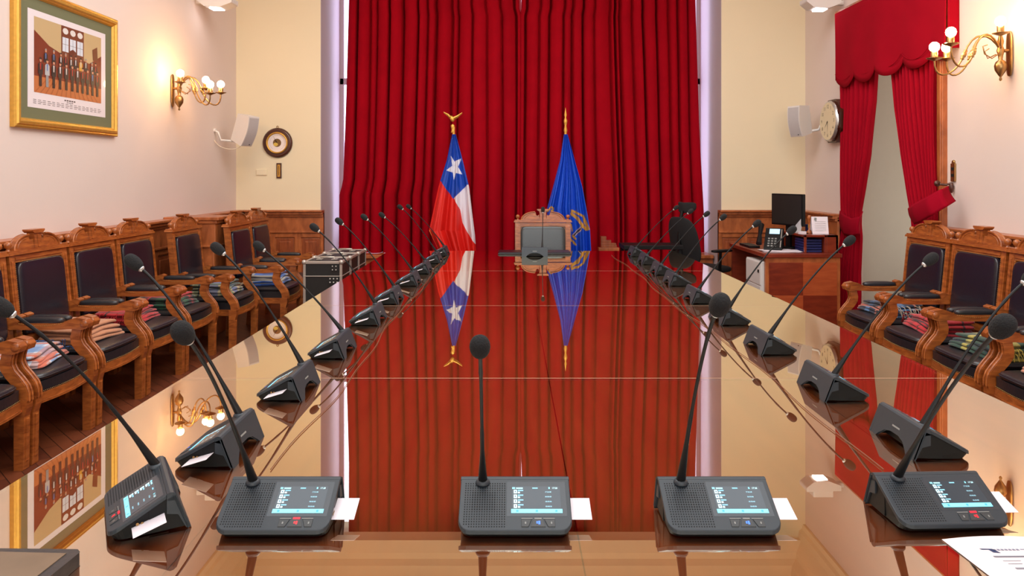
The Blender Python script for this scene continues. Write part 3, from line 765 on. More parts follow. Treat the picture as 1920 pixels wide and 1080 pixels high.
# rz = -pi/2 : local +y = into the room for the left chairs
bl = -PI/2
Q = -2.605
blanket(Q+0.00, 3.43, bl+0.15, M['t_dark'], M['fringe'], 'navy blanket with pale fringe at the left frame edge', 0.17, 0.15, 0.012, 3, side=-1)
blanket(Q+0.02, 3.99, bl+0.2, M['t_blue'], M['fringe_blue'], 'pale blue and orange plaid blanket, fringed, on second chair from left edge', 0.20, 0.15, 0.011, 4, side=-1)
blanket(Q-0.01, 4.56, bl-0.12, M['blanket_tan'], None, 'thick folded tan wool blanket on an oak armchair', 0.19, 0.165, 0.014, 4)
blanket(Q-0.02, 5.14, bl+0.08, M['t_red'], M['fringe_red'], 'bright red blanket on an armchair by the left wall', 0.19, 0.15, 0.012, 4, side=1)
blanket(Q-0.01, 5.72, bl-0.05, M['t_green'], None, 'dark red and green tartan blanket on a left armchair', 0.19, 0.155, 0.013, 4)
blanket(-2.48, 6.33, bl, M['t_beige'], None, 'beige and blue plaid blanket on a left armchair', 0.19, 0.165, 0.015, 4)
blanket(-2.24, 6.92, bl+0.05, M['t_navy'], None, 'royal blue plaid blanket on chair by the pilaster', 0.19, 0.165, 0.015, 4)
Q = 2.735
br_ = PI/2
blanket(Q+0.0, 5.41, br_+0.1, M['t_dark'], M['fringe'], 'dark blue plaid blanket on chair beside the right curtain', 0.19, 0.15, 0.012, 4, side=-1)
blanket(Q-0.0, 4.80, br_-0.1, M['t_red'], M['fringe_red'], 'crimson blanket on a chair by the right wall', 0.19, 0.15, 0.013, 4, side=1)
blanket(Q-0.02, 4.20, br_+0.05, M['t_yellow'], M['fringe_yellow'], 'green and yellow plaid blanket on a right armchair', 0.20, 0.16, 0.013, 4, side=-1)
blanket(Q-0.02, 3.60, br_+0.05, M['blanket_coral'], None, 'folded coral blanket at the right frame edge', 0.19, 0.15, 0.013, 4)

# ------------------------------------------------------------------ main window curtains
def curtain_panel(lab, side):
    def edges(z):
        py = CY-(z-CH)/8.9*F
        lo = interp([(-400, 652), (0, 651), (200, 645), (340, 640), (366, 633), (600, 632)], py)
        mid = 976+interp([(-400, 0), (20, 0), (600, -2)], py)
        hi = interp([(-400, 1303), (0, 1306), (250, 1314), (400, 1322), (600, 1324)], py)
        gap = interp([(-400, 5), (-60, 3.2), (15, 1.5), (25, -2), (600, -2)], py)
        return (lo, mid-gap) if side == 0 else (mid+gap, hi)
    ph = 0.6 if side == 0 else 2.9
    cre = [660, 685, 699, 722, 747, 776, 795, 811, 843, 857, 884, 911, 938, 965] if side == 0 else [987, 1013, 1033, 1060, 1078, 1098, 1121, 1152, 1161, 1170, 1192, 1211, 1236, 1259, 1276, 1296]
    e0, e1 = (640, 975) if side == 0 else (977, 1315)
    cu = [0.0]+[(c-e0)/(e1-e0) for c in cre]+[1.0]
    rn = random.Random(11+side); lvl = [rn.choice([0.0, 0.02, 0.05, 0.07]) for _ in cu]; dip = [rn.uniform(0.03, 0.13) for _ in cu]
    lvl[9] = 0.10 if side == 0 else 0.08
    def fn(u, v):
        z = 4.41-v*(4.41-0.512)
        a, b = edges(z); D = 8.9
        us = min(1, max(0, u+0.006*math.sin(v*4+u*8+ph)*(1 if 0.02 < u < 0.98 else 0)))
        i = 0
        while i < len(cu)-2 and us > cu[i+1]: i += 1
        f = (us-cu[i])/(cu[i+1]-cu[i]); w_ = cu[i+1]-cu[i]
        yy = 8.90+lvl[i]-(0.035+0.5*w_)*max(0.0, math.sin(PI*f))**0.55*(0.75+0.3*v)
        for c_, d_ in zip(cu[1:-1], dip[1:-1]):
            q_ = (us-c_)/0.0045
            if abs(q_) < 3: yy += d_*math.exp(-q_*q_)
        yy += 0.012*math.sin(u*40+v*3)+0.02*math.sin(v*3+u*12)
        px = a+(b-a)*u
        return ((px-CX)/F*D, yy, z)
    o = MB().grid(fn, 460, 40).build('window_curtain', M['velvet'])
    return tag(o, lab, 'curtain', None)
curtain_panel('tall red velvet curtain, left half behind the striped starred flag', 0)
curtain_panel('tall red velvet curtain, right half behind the plain blue flag', 1)
o = MB().tube([(BL+0.02, 8.9, 4.44), (BR-0.02, 8.9, 4.44)], 0.02, 10).build('curtain_rod', M['brass']); tag(o, 'brass rod carrying the tall red curtains', 'curtain rod')

# ------------------------------------------------------------------ alcove curtains, valance, tiebacks
VX = 3.215
def valance():
    def zb(y):
        t_ = (7.40-y)/0.42; fr = t_-math.floor(t_)
        return 2.30+0.075-0.095*math.sin(PI*fr)**0.6
    def fn(u, v):
        y = 7.40-u*1.90
        bot = zb(y); top = 3.03
        x = VX+0.010*math.sin(u*23)*v+0.012*math.sin(u*9+1)*v
        return (x, y, top-v*(top-bot))
    r = thing('curtain_valance', 'red velvet valance with scalloped edge over the right alcove', 'valance', (0, 0, 0))
    MB().grid(fn, 150, 14).build('scalloped_front', M['velvet2'], r, solid=0.006)
    def fs(u, v):
        return (VX+u*(XR-VX), 7.40, 3.03-v*0.66)
    MB().grid(fs, 6, 4).build('side_return', M['velvet2'], r, solid=0.006)
    MB().grid(lambda u, v: (VX+u*(XR-VX), 5.50, 3.03-v*0.66), 6, 4).build('side_return', M['velvet2'], r, solid=0.006)
    pp = [(VX-0.006, y, zb(y)+0.075) for y in [7.39-k*0.02 for k in range(94)]]
    MB().tube(pp, 0.003, 5).build('piping', M['velvet2'], r)
    MB().box(VX, XR, 5.50, 7.40, 3.03, 3.05).build('pelmet_board', M['oak_side'], r)
valance()
def tied(name_lab, tab, zt, zb, x0, mt, phase, parent=None, np_=7):
    """tab: list of (z, y_far, y_near)"""
    far = [(-a, b) for a, b, c in tab]; near = [(-a, c) for a, b, c in tab]
    def fn(u, v):
        z = zt-v*(zt-zb); a = interp(far, -z); b = interp(near, -z)
        wd = abs(a-b)
        s = math.sin(2*PI*(u*np_+phase))
        am = 0.045*min(1.0, wd/0.45)+0.012
        return (x0+am*(1-abs(s))*1.2-am*0.5+0.01*math.sin(u*9+v*6), a+(b-a)*u, z)
    return MB().grid(fn, 120, 60).build('alcove_curtain', mt)
# far panel: y from px at X~3.2
def yx(px, X=3.27): return F*X/(px-CX)
c1 = tied('', [(2.5, yx(1577), yx(1641)), (2.1, yx(1577), yx(1638)), (1.6, yx(1577), yx(1629)), (1.1, yx(1580), yx(1612)), (0.97, yx(1583), yx(1611)), (0.85, yx(1581), yx(1612)), (0.5, yx(1572), yx(1607)), (0.02, yx(1560), yx(1606))], 2.42, 0.02, 3.27, M['velvet2'], 0.1, np_=4)
tag(c1, 'crimson curtain tied back on the far side of the alcove, beside the desk', 'curtain')
c2 = tied('', [(2.5, yx(1672), yx(1756)), (2.0, yx(1680), yx(1757)), (1.6, yx(1692), yx(1760)), (1.25, yx(1706), yx(1764)), (1.12, yx(1712), yx(1765)), (0.95, yx(1716), yx(1762)), (0.5, yx(1716), yx(1760)), (0.02, yx(1712), yx(1760))], 2.42, 0.02, 3.27, M['velvet2'], 0.3, np_=5)
tag(c2, 'crimson curtain tied back on the near side of the alcove, behind the armchairs', 'curtain')
# tieback bands
def band(pts_top, pts_bot, x, lab):
    n = len(pts_top)
    def fn(u, v):
        i = min(int(u*(n-1)), n-2); f = u*(n-1)-i
        a = Vector(pts_top[i])*(1-f)+Vector(pts_top[i+1])*f; b = Vector(pts_bot[i])*(1-f)+Vector(pts_bot[i+1])*f
        q = a*(1-v)+b*v
        return (q.x-0.012*math.sin(PI*v), q.y, q.z)
    o = MB().grid(fn, 24, 8).build('curtain_tieback', mat('tieback_velvet', (150, 10, 34), 0.9, spec=0.05), solid=0.008)
    tag(o, lab, 'tieback')
def Wx(px, py, X):
    D = F*X/(px-CX); return (X, D, CH-(py-CY)/F*D)
band([Wx(1576, 395, 3.25), Wx(1583, 402, 3.20), Wx(1598, 410, 3.19), Wx(1612, 406, 3.20), Wx(1617, 396, 3.28)], [Wx(1578, 430, 3.25), Wx(1584, 440, 3.20), Wx(1598, 443, 3.19), Wx(1610, 440, 3.20), Wx(1612, 430, 3.28)], 3.1, 'crimson band tying the far alcove curtain')
band([Wx(1704, 391, 3.18), Wx(1712, 384, 3.10), Wx(1740, 369, 3.07), Wx(1765, 355, 3.12), Wx(1777, 349, 3.24)], [Wx(1716, 420, 3.18), Wx(1724, 418, 3.10), Wx(1750, 403, 3.07), Wx(1775, 388, 3.12), Wx(1791, 378, 3.24)], 3.1, 'crimson sash pulling the near alcove curtain to the wall hook')
# brass plate with hook
hk = thing('wall_hook', 'brass wall plate with curtain hook beside the right alcove', 'hook', (XR, 5.56, 1.46))
p = MB(); p.box(-0.012, 0, -0.028, 0.028, -0.075, 0.06); p.lathe([(0.012, -0.012), (0.018, -0.008), (0.018, 0)], (0, 0, 0.068), 'x', 12); p.build('plate', M['brass'], hk, 0.003)
for z_ in (0.008, -0.040): MB().box(-0.016, -0.010, -0.012, 0.012, z_, z_+0.022).build('push_button', M['hole'], hk)
p = MB(); p.tube([(-0.01, 0, -0.085), (-0.05, 0.02, -0.10), (-0.085, 0.04, -0.095)], 0.009, 8); p.lathe([(0.004, -0.008), (0.022, -0.004), (0.024, 0.004), (0.004, 0.008)], (-0.095, 0.05, -0.09), 'y', 14)
p.lathe([(0.006, -0.06), (0.012, -0.04), (0.018, -0.01), (0.008, 0.01)], (-0.02, 0, -0.10), 'z', 12); p.build('hook_arm', M['dark_wood'], hk)

# ------------------------------------------------------------------ flags
def flag(D, outl, outr, colf, zlo, lab, np_, ph):
    def fn(u, v):
        z = CH-(252-CY)/F*D + v*(zlo-(CH-(252-CY)/F*D))
        py = CY-(z-CH)*F/D
        a, b = interp(outl, py), interp(outr, py)
        am = 0.010+0.045*v
        yy = D-0.03+am*math.sin(2*PI*(u*np_+ph+0.25*v))+0.4*am*math.sin(2*PI*(u*np_*2.3+ph))
        return ((a+(b-a)*u-CX)/F*D, yy, z)
    def vc(co): return colf(CX+co[0]*F/D, CY-(co[2]-CH)*F/D)
    return MB().grid(fn, 150, 330).build('cloth', M['flag'], None, vcolfn=vc)
def t3(pts, s=3.375, ox=720, oy=180): return [(ox+x/s, oy+y/s) for x, y in pts]
star = t3([(425, 378), (447, 415), (492, 394), (470, 448), (497, 497), (457, 487), (443, 532), (436, 485), (396, 470), (432, 443)])
blue_b = [(700, 330), (827, 340), (850, 373), (877, 346), (1000, 336)]
white_l = [(372, 852), (393, 863), (417, 867), (435, 876), (457, 892), (600, 1000)]
def col1(x, y):
    if inpoly(x, y, star): return (226, 222, 232)
    if y < interp(blue_b, x): return (16, 68, 176)
    if x > interp(white_l, y): return (226, 216, 226)
    if x < interp([(400, 700), (432, 805.5), (445, 810), (470, 820.5), (520, 843)], y): return (220, 130, 50)
    return (216, 28, 20)
fg = thing('flag_on_pole', 'striped white, blue and red flag with one star on a gold topped pole', 'flag', (0, 0, 0), 0, 'flags behind the table')
D1 = 7.9
c = flag(D1, [(252, 848), (300, 838), (350, 822), (400, 811), (432, 804), (450, 812), (470, 822), (520, 842), (600, 850)], [(252, 855), (300, 868), (350, 880), (400, 886), (440, 891), (470, 893), (600, 895)], col1, 0.42, '', 2.6, 0.1)
c.parent = fg
P0 = W(850, 252, D1)
MB().tube([(P0.x, D1+0.05, 0.06), (P0.x, D1+0.05, 1.95)], 0.014, 12).build('pole', M['gold'], fg)
MB().lathe([(0.15, 0), (0.15, 0.03), (0.06, 0.06), (0.03, 0.10)], (P0.x, D1+0.05, 0), 'z', 20).build('pole_base', M['dark_wood'], fg)
fin = MB(); zf = W(850, 240, D1).z
fin.lathe([(0.014, 0), (0.020, 0.01), (0.012, 0.03), (0.016, 0.05), (0.022, 0.08), (0.006, 0.095)], (P0.x-0.01, D1+0.05, zf-0.05), 'z', 12)
bp = W(847, 222, D1)
fin.sup((bp.x, D1+0.05, bp.z), (0.022, 0.02, 0.035), 0.9, 1, 12, 8, 0, Matrix.Rotation(-0.4, 3, 'Y'))
fin.sup((bp.x-0.022, D1+0.04, bp.z+0.022), (0.013, 0.013, 0.013), 1, 1, 10, 6)
for sx, tip in ((-1, W(831, 210, D1)), (1, W(866, 211, D1))):
    mid = W(839 if sx < 0 else 857, 214 if sx < 0 else 217, D1)
    fin.tube([(bp.x, D1+0.05, bp.z), (mid.x, D1+0.05, mid.z), (tip.x, D1+0.05, tip.z+0.004)], [0.016, 0.011, 0.003], 8)
    fin.tube([(bp.x, D1+0.06, bp.z-0.01), (mid.x, D1+0.06, mid.z-0.012), (tip.x, D1+0.06, tip.z-0.004)], [0.012, 0.008, 0.002], 8)
fin.build('bird_finial', M['gold'], fg)
def e8(pts): return [(940+x/8, 380+y/8) for x, y in pts]
strokes = [(e8([(1060, 120), (1225, 200), (1300, 390)]), 2.6), (e8([(1050, 165), (1130, 225), (1215, 345), (1275, 400)]), 3.6), (e8([(1060, 120), (1050, 165)]), 2.2), (e8([(1225, 200), (1240, 330)]), 1.2),
           (e8([(1060, 490), (1110, 540)]), 2.4), (e8([(1060, 565), (1112, 630)]), 2.4), (e8([(690, 125), (745, 60)]), 2.0), (e8([(745, 60), (780, 85), (775, 120), (745, 112)]), 2.0), (e8([(700, 190), (760, 180), (800, 155)]), 1.4),
           (e8([(960, 250), (1040, 330), (1060, 420)]), 2.2), (e8([(980, 430), (1040, 560)]), 2.2)]
ban = e8([(1190, 370), (1090, 490)])
def col2(x, y):
    for pl, wd in strokes:
        for a, b in zip(pl, pl[1:]):
            if segd(x, y, a, b) < wd*0.8: return (206, 152, 70)
    d = segd(x, y, ban[0], ban[1])
    if d < 1.3: return (40, 30, 60)
    if d < 2.6: return (220, 190, 180)
    return (12, 74, 200)
fb = thing('flag_on_pole', 'plain blue flag with gold emblem on a spear topped pole', 'flag', (0, 0, 0), 0, 'flags behind the table')
c = flag(D1, [(252, 1057), (300, 1050), (350, 1037), (390, 1026), (470, 1024), (600, 1024)], [(252, 1064), (300, 1077), (350, 1091), (400, 1100), (430, 1105), (470, 1107), (600, 1108)], col2, 0.42, '', 4.2, 0.3)
c.parent = fb
P0 = W(1061, 252, D1)
MB().tube([(P0.x, D1+0.05, 0.06), (P0.x, D1+0.05, W(1061, 246, D1).z)], 0.014, 12).build('pole', M['gold'], fb)
MB().lathe([(0.15, 0), (0.15, 0.03), (0.06, 0.06), (0.03, 0.10)], (P0.x, D1+0.05, 0), 'z', 20).build('pole_base', M['dark_wood'], fb)
zf = W(1061, 250, D1).z; zt = W(1061, 201, D1).z; hh = zt-zf
MB().lathe([(0.012, 0), (0.020, 0.12*hh), (0.010, 0.3*hh), (0.018, 0.42*hh), (0.020, 0.5*hh), (0.008, 0.62*hh), (0.015, 0.72*hh), (0.006, 0.88*hh), (0.001, hh)], (P0.x, D1+0.05, zf), 'z', 12).build('spear_finial', M['gold'], fb)

# ------------------------------------------------------------------ wall sconces
def sconce(hub, wallx, sgn, cups, lab):
    """sgn: +1 when the room lies toward +x"""
    r = thing('wall_sconce', lab, 'wall lamp', (wallx, hub[1], hub[2]), 0, 'brass wall sconces')
    def L(p): return Vector(p)-Vector((wallx, hub[1], hub[2]))
    hb = L(hub)
    MB().sup((sgn*0.012, 0, -0.02), (0.010, 0.032, 0.15), 0.6, 1.0, 20, 12).build('wall_plate', M['brass'], r)
    s = MB(); s.lathe([(0.004, -0.20), (0.010, -0.19), (0.005, -0.175), (0.012, -0.165), (0.034, -0.13), (0.038, -0.10), (0.030, -0.075), (0.012, -0.06), (0.016, -0.03), (0.024, 0.0), (0.014, 0.03), (0.020, 0.06), (0.01, 0.10)], (hb.x, 0, 0), 'z', 16)
    s.tube([(0, 0, 0), (hb.x, 0, 0)], 0.012, 8); s.build('urn_stem', M['brass'], r)
    for k, cpt in enumerate(cups):
        c = L(cpt); d = c-hb; hz = Vector((d.x, d.y, 0))
        if k == 0: pts = bez(hb, hb+hz*0.1+Vector((0, 0, 0.06)), c+Vector((0, 0, -0.12)), c, 10)
        else:
            m1 = hb+hz*0.55+Vector((0, 0, -0.02))
            pts = bez(hb, hb+hz*0.15+Vector((0, 0, 0.13)), hb+hz*0.42+Vector((0, 0, 0.15)), m1, 8)+bez(m1, hb+hz*0.66+Vector((0, 0, -0.16)), c-Vector((0, 0, 0.17))+hz*0.02, c, 10)[1:]
        a = MB().tube(pts, 0.0065, 8)
        if k:
            kn = pts[8]; dd = (pts[9]-pts[7]).normalized().to_track_quat('Z', 'Y').to_matrix()
            a.lathe([(0.007, -0.035), (0.013, -0.03), (0.009, -0.02), (0.015, -0.012), (0.015, 0.012), (0.009, 0.02), (0.013, 0.03), (0.007, 0.035)], kn, 'z', 10, 0, True, dd)
        arm = a.build('lamp_arm', M['brass'], r)
        MB().lathe([(0.006, -0.012), (0.02, -0.006), (0.046, 0.004), (0.050, 0.008), (0.044, 0.009), (0.01, 0.004)], c, 'z', 20).build('drip_dish', M['brass'], arm)
        MB().lathe([(0.021, 0.004), (0.021, 0.058), (0.018, 0.058)], c, 'z', 16).build('candle_sleeve', M['brass'], arm)
        MB().sup(c+Vector((0, 0, 0.082)), (0.032, 0.032, 0.034), 1, 1, 14, 10).build('bulb', M['bulb'], arm)
    # curls
    q = MB(); q.tube([(hb.x+sgn*0.01, 0.0, -0.02), (hb.x+sgn*0.05, 0.01, -0.05), (hb.x+sgn*0.10, 0.01, -0.02), (hb.x+sgn*0.11, 0.01, 0.03), (hb.x+sgn*0.08, 0.01, 0.04)], 0.004, 6)
    q.tube([(hb.x+sgn*0.01, 0.03, -0.02), (hb.x+sgn*0.06, 0.04, -0.045), (hb.x+sgn*0.08, 0.04, 0.0), (hb.x+sgn*0.05, 0.04, 0.02)], 0.004, 6); q.build('scroll', M['brass'], r)
def cup(px, py, X):
    k = X/(px-CX); return Vector((X, k*F, CH-(py-CY)*k))
kr = 3.23/(1876-CX)
sconce(Vector((3.23, kr*F, CH+(CY-95)*kr)), XR, -1, [cup(1876, 64, 3.14), cup(1783, 84, 2.85), cup(1752, 111, 2.84), cup(1775, 112, 2.95)], 'brass wall sconce with four lit bulbs right of the crimson valance')
kl = 3.01/(CX-336)
sconce(Vector((-3.01, kl*F, CH+(CY-166)*kl)), XL, 1, [cup(338, 155, -2.92), cup(394, 176, -2.62), cup(414, 175, -2.64), cup(386, 167, -2.76)], 'brass wall sconce with four lit bulbs on the left wall')

# ------------------------------------------------------------------ floodlights
def flood(px0, px1, py, X, lab):
    c = W((px0+px1)/2, py, 1); D = F*X/((px0+px1)/2-CX); p = W((px0+px1)/2, py, D)
    sg = 1 if X > 0 else -1
    r = thing('wall_floodlight', lab, 'wall lamp', (p.x, p.y, p.z), 0, 'floodlights above the corners')
    b = MB(); b.prism([(-0.17, 0.02), (-0.10, -0.035), (0.05, -0.045), (0.17, 0.0), (0.17, 0.05), (-0.17, 0.06)], -0.09, 0.09, 'xz')
    b.build('housing', M['white_plastic'], r, 0.01)
    MB().box(-0.06*1, 0.05, -0.055, 0.055, -0.052, -0.044).build('lamp_glass', M['flood'], r)
    xw = (XL-p.x) if X < 0 else (XR-p.x)
    MB().box(0.14*sg, xw, -0.03, 0.03, 0.0, 0.04).build('wall_bracket', M['white_plastic'], r)
    MB().box(-0.10, 0.10, -0.08, 0.08, 0.05, 0.12).build('top_box', M['white_plastic'], r, 0.01)
flood(376, 440, 8, -2.88, 'white floodlight over the left corner')
flood(1510, 1566, 10, 3.08, 'white floodlight over the right corner')

# ------------------------------------------------------------------ wall loudspeakers
def loudspeaker(cpx, cpy, D, yaw, tilt, lab, h=0.33, X=None):
    p = W(cpx, cpy, D)
    r = thing('wall_loudspeaker', lab, 'loudspeaker', (p.x, p.y, p.z), 0, 'white wall loudspeakers')
    r.rotation_euler = (tilt, 0, yaw)
    b = MB(); n = 10
    # local: front = -y, curved front
    prof = [(-0.085-0.025*math.cos(PI*(k/n-0.5)), -h/2+h*k/n) for k in range(n+1)]
    b.prism([(0.07, -h/2+0.02)]+prof+[(0.07, h/2-0.02)], -0.075, 0.075, 'yz')
    b.build('cabinet', M['white_plastic'], r, 0.008)
    g = MB()
    def fn(u, v):
        y = -0.0865-0.025*math.cos(PI*(v*0.9+0.05-0.5)); return (-0.066+u*0.132, y-0.002, -h/2+h*(0.05+0.9*v))
    g.grid(fn, 4, 12); g.build('front_grille', M['speaker_grille'], r)
    MB().lathe([(0.006, -0.002), (0.006, 0.002)], (0.03, -0.094, -h/2+0.025), 'y', 8).build('badge', M['black_plastic'], r)
    return r, p
s1, p = loudspeaker(458, 242, 7.85, math.radians(66), math.radians(20), 'white wall loudspeaker above the barometer side, left corner')
m = MB(); m.tube([(XL, 7.75, p.z-0.02), (XL+0.04, 7.75, p.z-0.04), (XL+0.06, 7.77, p.z-0.12), (p.x-0.06, p.y+0.05, p.z-0.13)], 0.012, 8); m.lathe([(0.02, 0), (0.02, 0.02)], (XL, 7.75, p.z-0.02), 'x', 12)
mb_ = m.build('wall_bracket', M['white_plastic']); tag(mb_, 'white swivel bracket under the left loudspeaker', 'bracket')
m = MB(); m.tube(bez((XL, 7.75, p.z-0.12), (XL+0.05, 7.75, p.z-0.24), (p.x-0.02, 7.8, p.z-0.24), (p.x-0.02, p.y, p.z-0.15), 10), 0.004, 6)
tag(m.build('speaker_cable', M['cable_white']), 'pale cable loop below the left loudspeaker', 'cable')
s2, p = loudspeaker(1501, 226, 7.9, math.radians(-60), math.radians(9), 'white wall loudspeaker beside the round clock')
m = MB(); m.tube([(XR, 7.85, p.z-0.02), (XR-0.04, 7.85, p.z-0.05), (XR-0.06, 7.86, p.z-0.10), (p.x+0.05, p.y+0.03, p.z-0.12)], 0.014, 8); m.lathe([(0.02, -0.02), (0.02, 0)], (XR, 7.85, p.z-0.02), 'x', 12)
tag(m.build('wall_bracket', M['white_plastic']), 'white swivel bracket under the right loudspeaker', 'bracket')

# ------------------------------------------------------------------ clock, barometer, thermometer, switch plate
ck = thing('wall_clock', 'round wall clock in a deep brown case on the right wall', 'clock', (XR, 7.55, W(1555, 228, 7.6).z))
oc = [(0.235*math.cos(PI/8+k*PI/4), 0.235*math.sin(PI/8+k*PI/4)) for k in range(8)]
MB().prism(oc, -0.055, 0.0, 'yz').prism([(a*0.9, b*0.9) for a, b in oc], -0.08, -0.055, 'yz').build('case', M['dark_wood'], ck, 0.01)
MB().lathe([(0.190, -0.098), (0.200, -0.090), (0.205, -0.075)], (0, 0, 0), 'x', 40).build('bezel', M['silver'], ck)
f = MB(); f.add([(-0.0985, 0.188*math.cos(2*PI*k/40), 0.188*math.sin(2*PI*k/40)) for k in range(40)], [tuple(range(40))[::-1]], 0, False, (232, 214, 176))
for hnum in range(1, 13):
    a = 2*PI*hnum/12; cy_, cz_ = -0.145*math.sin(a), 0.145*math.cos(a)   # viewed from -x, +y is to the left
    s = str(hnum); wd = 0.016*len(s)
    put_text(f, s, 0.052, lambda x, y, cy_=cy_, cz_=cz_, wd=wd: (-0.0992, cy_+wd*0.7-x, cz_-0.015+y), 0, (70, 52, 36))
f.build('dial', M['print'], ck)
hd = MB()
for a, L, wd in ((math.radians(225), 0.10, 0.006), (math.radians(180), 0.14, 0.004)):
    dy, dz = -math.sin(a), math.cos(a)
    hd.add([(-0.1005, -dz*wd, dy*wd), (-0.1005, dz*wd, -dy*wd), (-0.1005, dy*L, dz*L)], [(0, 1, 2), (2, 1, 0)])
hd.build('clock_hands', M['black_plastic'], ck)
br = thing('barometer', 'round barometer in a dark turned wood ring on cream wall', 'barometer', (W(521, 268, YB).x, YB, W(521, 268, YB).z))
MB().lathe([(0.165, 0), (0.168, -0.012), (0.155, -0.03), (0.140, -0.034), (0.128, -0.028), (0.118, -0.036), (0.112, -0.02)], (0, 0, 0), 'y', 40).build('wood_ring', M['dark_wood'], br)
MB().lathe([(0.121, -0.022), (0.119, -0.044), (0.108, -0.048), (0.101, -0.020)], (0, 0, 0), 'y', 40).build('brass_bezel', M['gold'], br)
f = MB(); f.add([(0.104*math.cos(2*PI*k/36), -0.0275, 0.104*math.sin(2*PI*k/36)) for k in range(36)], [tuple(range(36))], 0, False, (240, 226, 222))
for k in range(30):
    a = math.radians(-60+k*10); f.add([(r_*math.cos(a+d), -0.0285, r_*math.sin(a+d)) for r_, d in ((0.078, -.012), (0.090, -.012), (0.090, .012), (0.078, .012))], [(0, 1, 2, 3)], 0, False, (150, 120, 110))
f.add([(0.046*math.cos(2*PI*k/24), -0.029, 0.046*math.sin(2*PI*k/24)) for k in range(24)], [tuple(range(24))], 0, False, (120, 84, 40))
f.add([(-0.015+0.026*math.cos(2*PI*k/16), -0.030, -0.018+0.02*math.sin(2*PI*k/16)) for k in range(16)], [tuple(range(16))], 0, False, (222, 186, 80))
f.build('dial', M['print'], br)
MB().add([(-0.005, -0.032, 0.0), (0.005, -0.032, 0.0), (-0.045, -0.032, 0.075)], [(0, 1, 2), (2, 1, 0)]).build('needle', M['black_plastic'], br)
MB().tube([(0.012*math.cos(a), -0.01, 0.178+0.012*math.sin(a)) for a in [PI*2*k/12 for k in range(13)]], 0.003, 6).build('hanging_ring', M['brass'], br)
q = W(523.5, 320, YB)
th = thing('wall_thermometer', 'small brass thermometer strip in a dark frame below the barometer', 'thermometer', (q.x, YB, q.z))
MB().box(-0.028, 0.028, -0.014, 0, -0.085, 0.085).build('frame', M['dark_wood'], th, 0.002)
t = MB(); t.box(-0.015, 0.015, -0.017, -0.014, -0.068, 0.068); t.build('brass_scale', M['gold'], th)
MB().box(-0.003, 0.003, -0.019, -0.017, -0.055, 0.055).build('glass_tube', M['dark_wood'], th)
q = W(491, 323, YB)
tag(MB().box(q.x-0.06, q.x+0.06, YB-0.014, YB, q.z-0.032, q.z+0.032).build('wall_plate', M['wall'], None, 0.003), 'blank cream wall plate beside the thermometer', 'wall plate')

# ------------------------------------------------------------------ framed group photograph
def yl(px): return F*(-XL)/(CX-px)
ya, yb_ = yl(18), yl(214)
pz0 = CH+0.0975*(-XL); pz1 = CH+0.391*(-XL)
pf = thing('framed_photograph', 'gold framed group photograph with olive mat on the left wall', 'picture', (XL, (ya+yb_)/2, (pz0+pz1)/2))
hw_, hh_ = (yb_-ya)/2, (pz1-pz0)/2
f = MB(); fw = 0.065
prof_ = [(0.0, 0.0), (0.0, 0.026), (0.010, 0.034), (0.018, 0.030), (0.026, 0.042), (0.040, 0.044), (0.048, 0.030), (0.056, 0.028), (0.065, 0.014), (0.065, 0.0)]
ring = [[(h_, sy_*(hw_-d), sz_*(hh_-d)) for sy_, sz_ in ((-1, -1), (1, -1), (1, 1), (-1, 1))] for d, h_ in prof_]
vv = [p for r4 in ring for p in r4]
f.add(vv, [(k*4+i, k*4+(i+1) % 4, (k+1)*4+(i+1) % 4, (k+1)*4+i) for k in range(len(prof_)-1) for i in range(4)])
f.build('frame', M['gold'], pf)
MB().box(0, 0.012, -hw_+fw-0.005, hw_-fw+0.005, -hh_+fw-0.005, hh_-fw+0.005).build('mat_board', M['mat_green'], pf)
pr = MB(); cnt = [0]
mw, mh = hw_-fw-0.085, hh_-fw-0.072
def R_(u0, u1, v0, v1, col, e):   # u 0..1 left->right (toward +y), v 0..1 bottom->top of the white sheet
    P = lambda u, v: (0.013+e, -mw+2*mw*u, -mh+2*mh*v)
    pr.add([P(u0, v0), P(u1, v0), P(u1, v1), P(u0, v1)], [(0, 1, 2, 3)], 0, False, col)
def Pg(pts, col, e):
    pr.add([(0.013+e, -mw+2*mw*u, -mh+2*mh*v) for u, v in pts], [tuple(range(len(pts)))], 0, False, col)
R_(0, 1, 0, 1, (232, 222, 226), 0)
p0, p1, q0, q1 = 0.07, 0.935, 0.16, 0.935
U = lambda u: p0+(p1-p0)*u
V = lambda v: q0+(q1-q0)*v
R_(p0, p1, q0, q1, (196, 168, 124), 0.0004)
R_(U(0.0), U(1), V(0), V(0.24), (190, 110, 62), 0.0008)
for k in range(14): Pg([(U(k/14), V(0)), (U(k/14+0.02), V(0)), (U(0.5+(k/14-0.5)*0.6+0.01), V(0.24)), (U(0.5+(k/14-0.5)*0.6), V(0.24))], (168, 92, 50), 0.0010)
Pg([(U(0), V(0.22)), (U(1), V(0.22)), (U(1), V(0.72)), (U(0.8), V(0.56)), (U(0.62), V(0.60)), (U(0.36), V(0.60)), (U(0.2), V(0.66)), (U(0), V(0.82))], (120, 48, 30), 0.0012)
Pg([(U(0.86), V(0.62)), (U(0.94), V(0.64)), (U(0.93), V(0.84)), (U(0.85), V(0.78))], (112, 60, 38), 0.0016)
R_(U(0.37), U(0.71), V(0.5), V(1), (116, 58, 38), 0.0016)
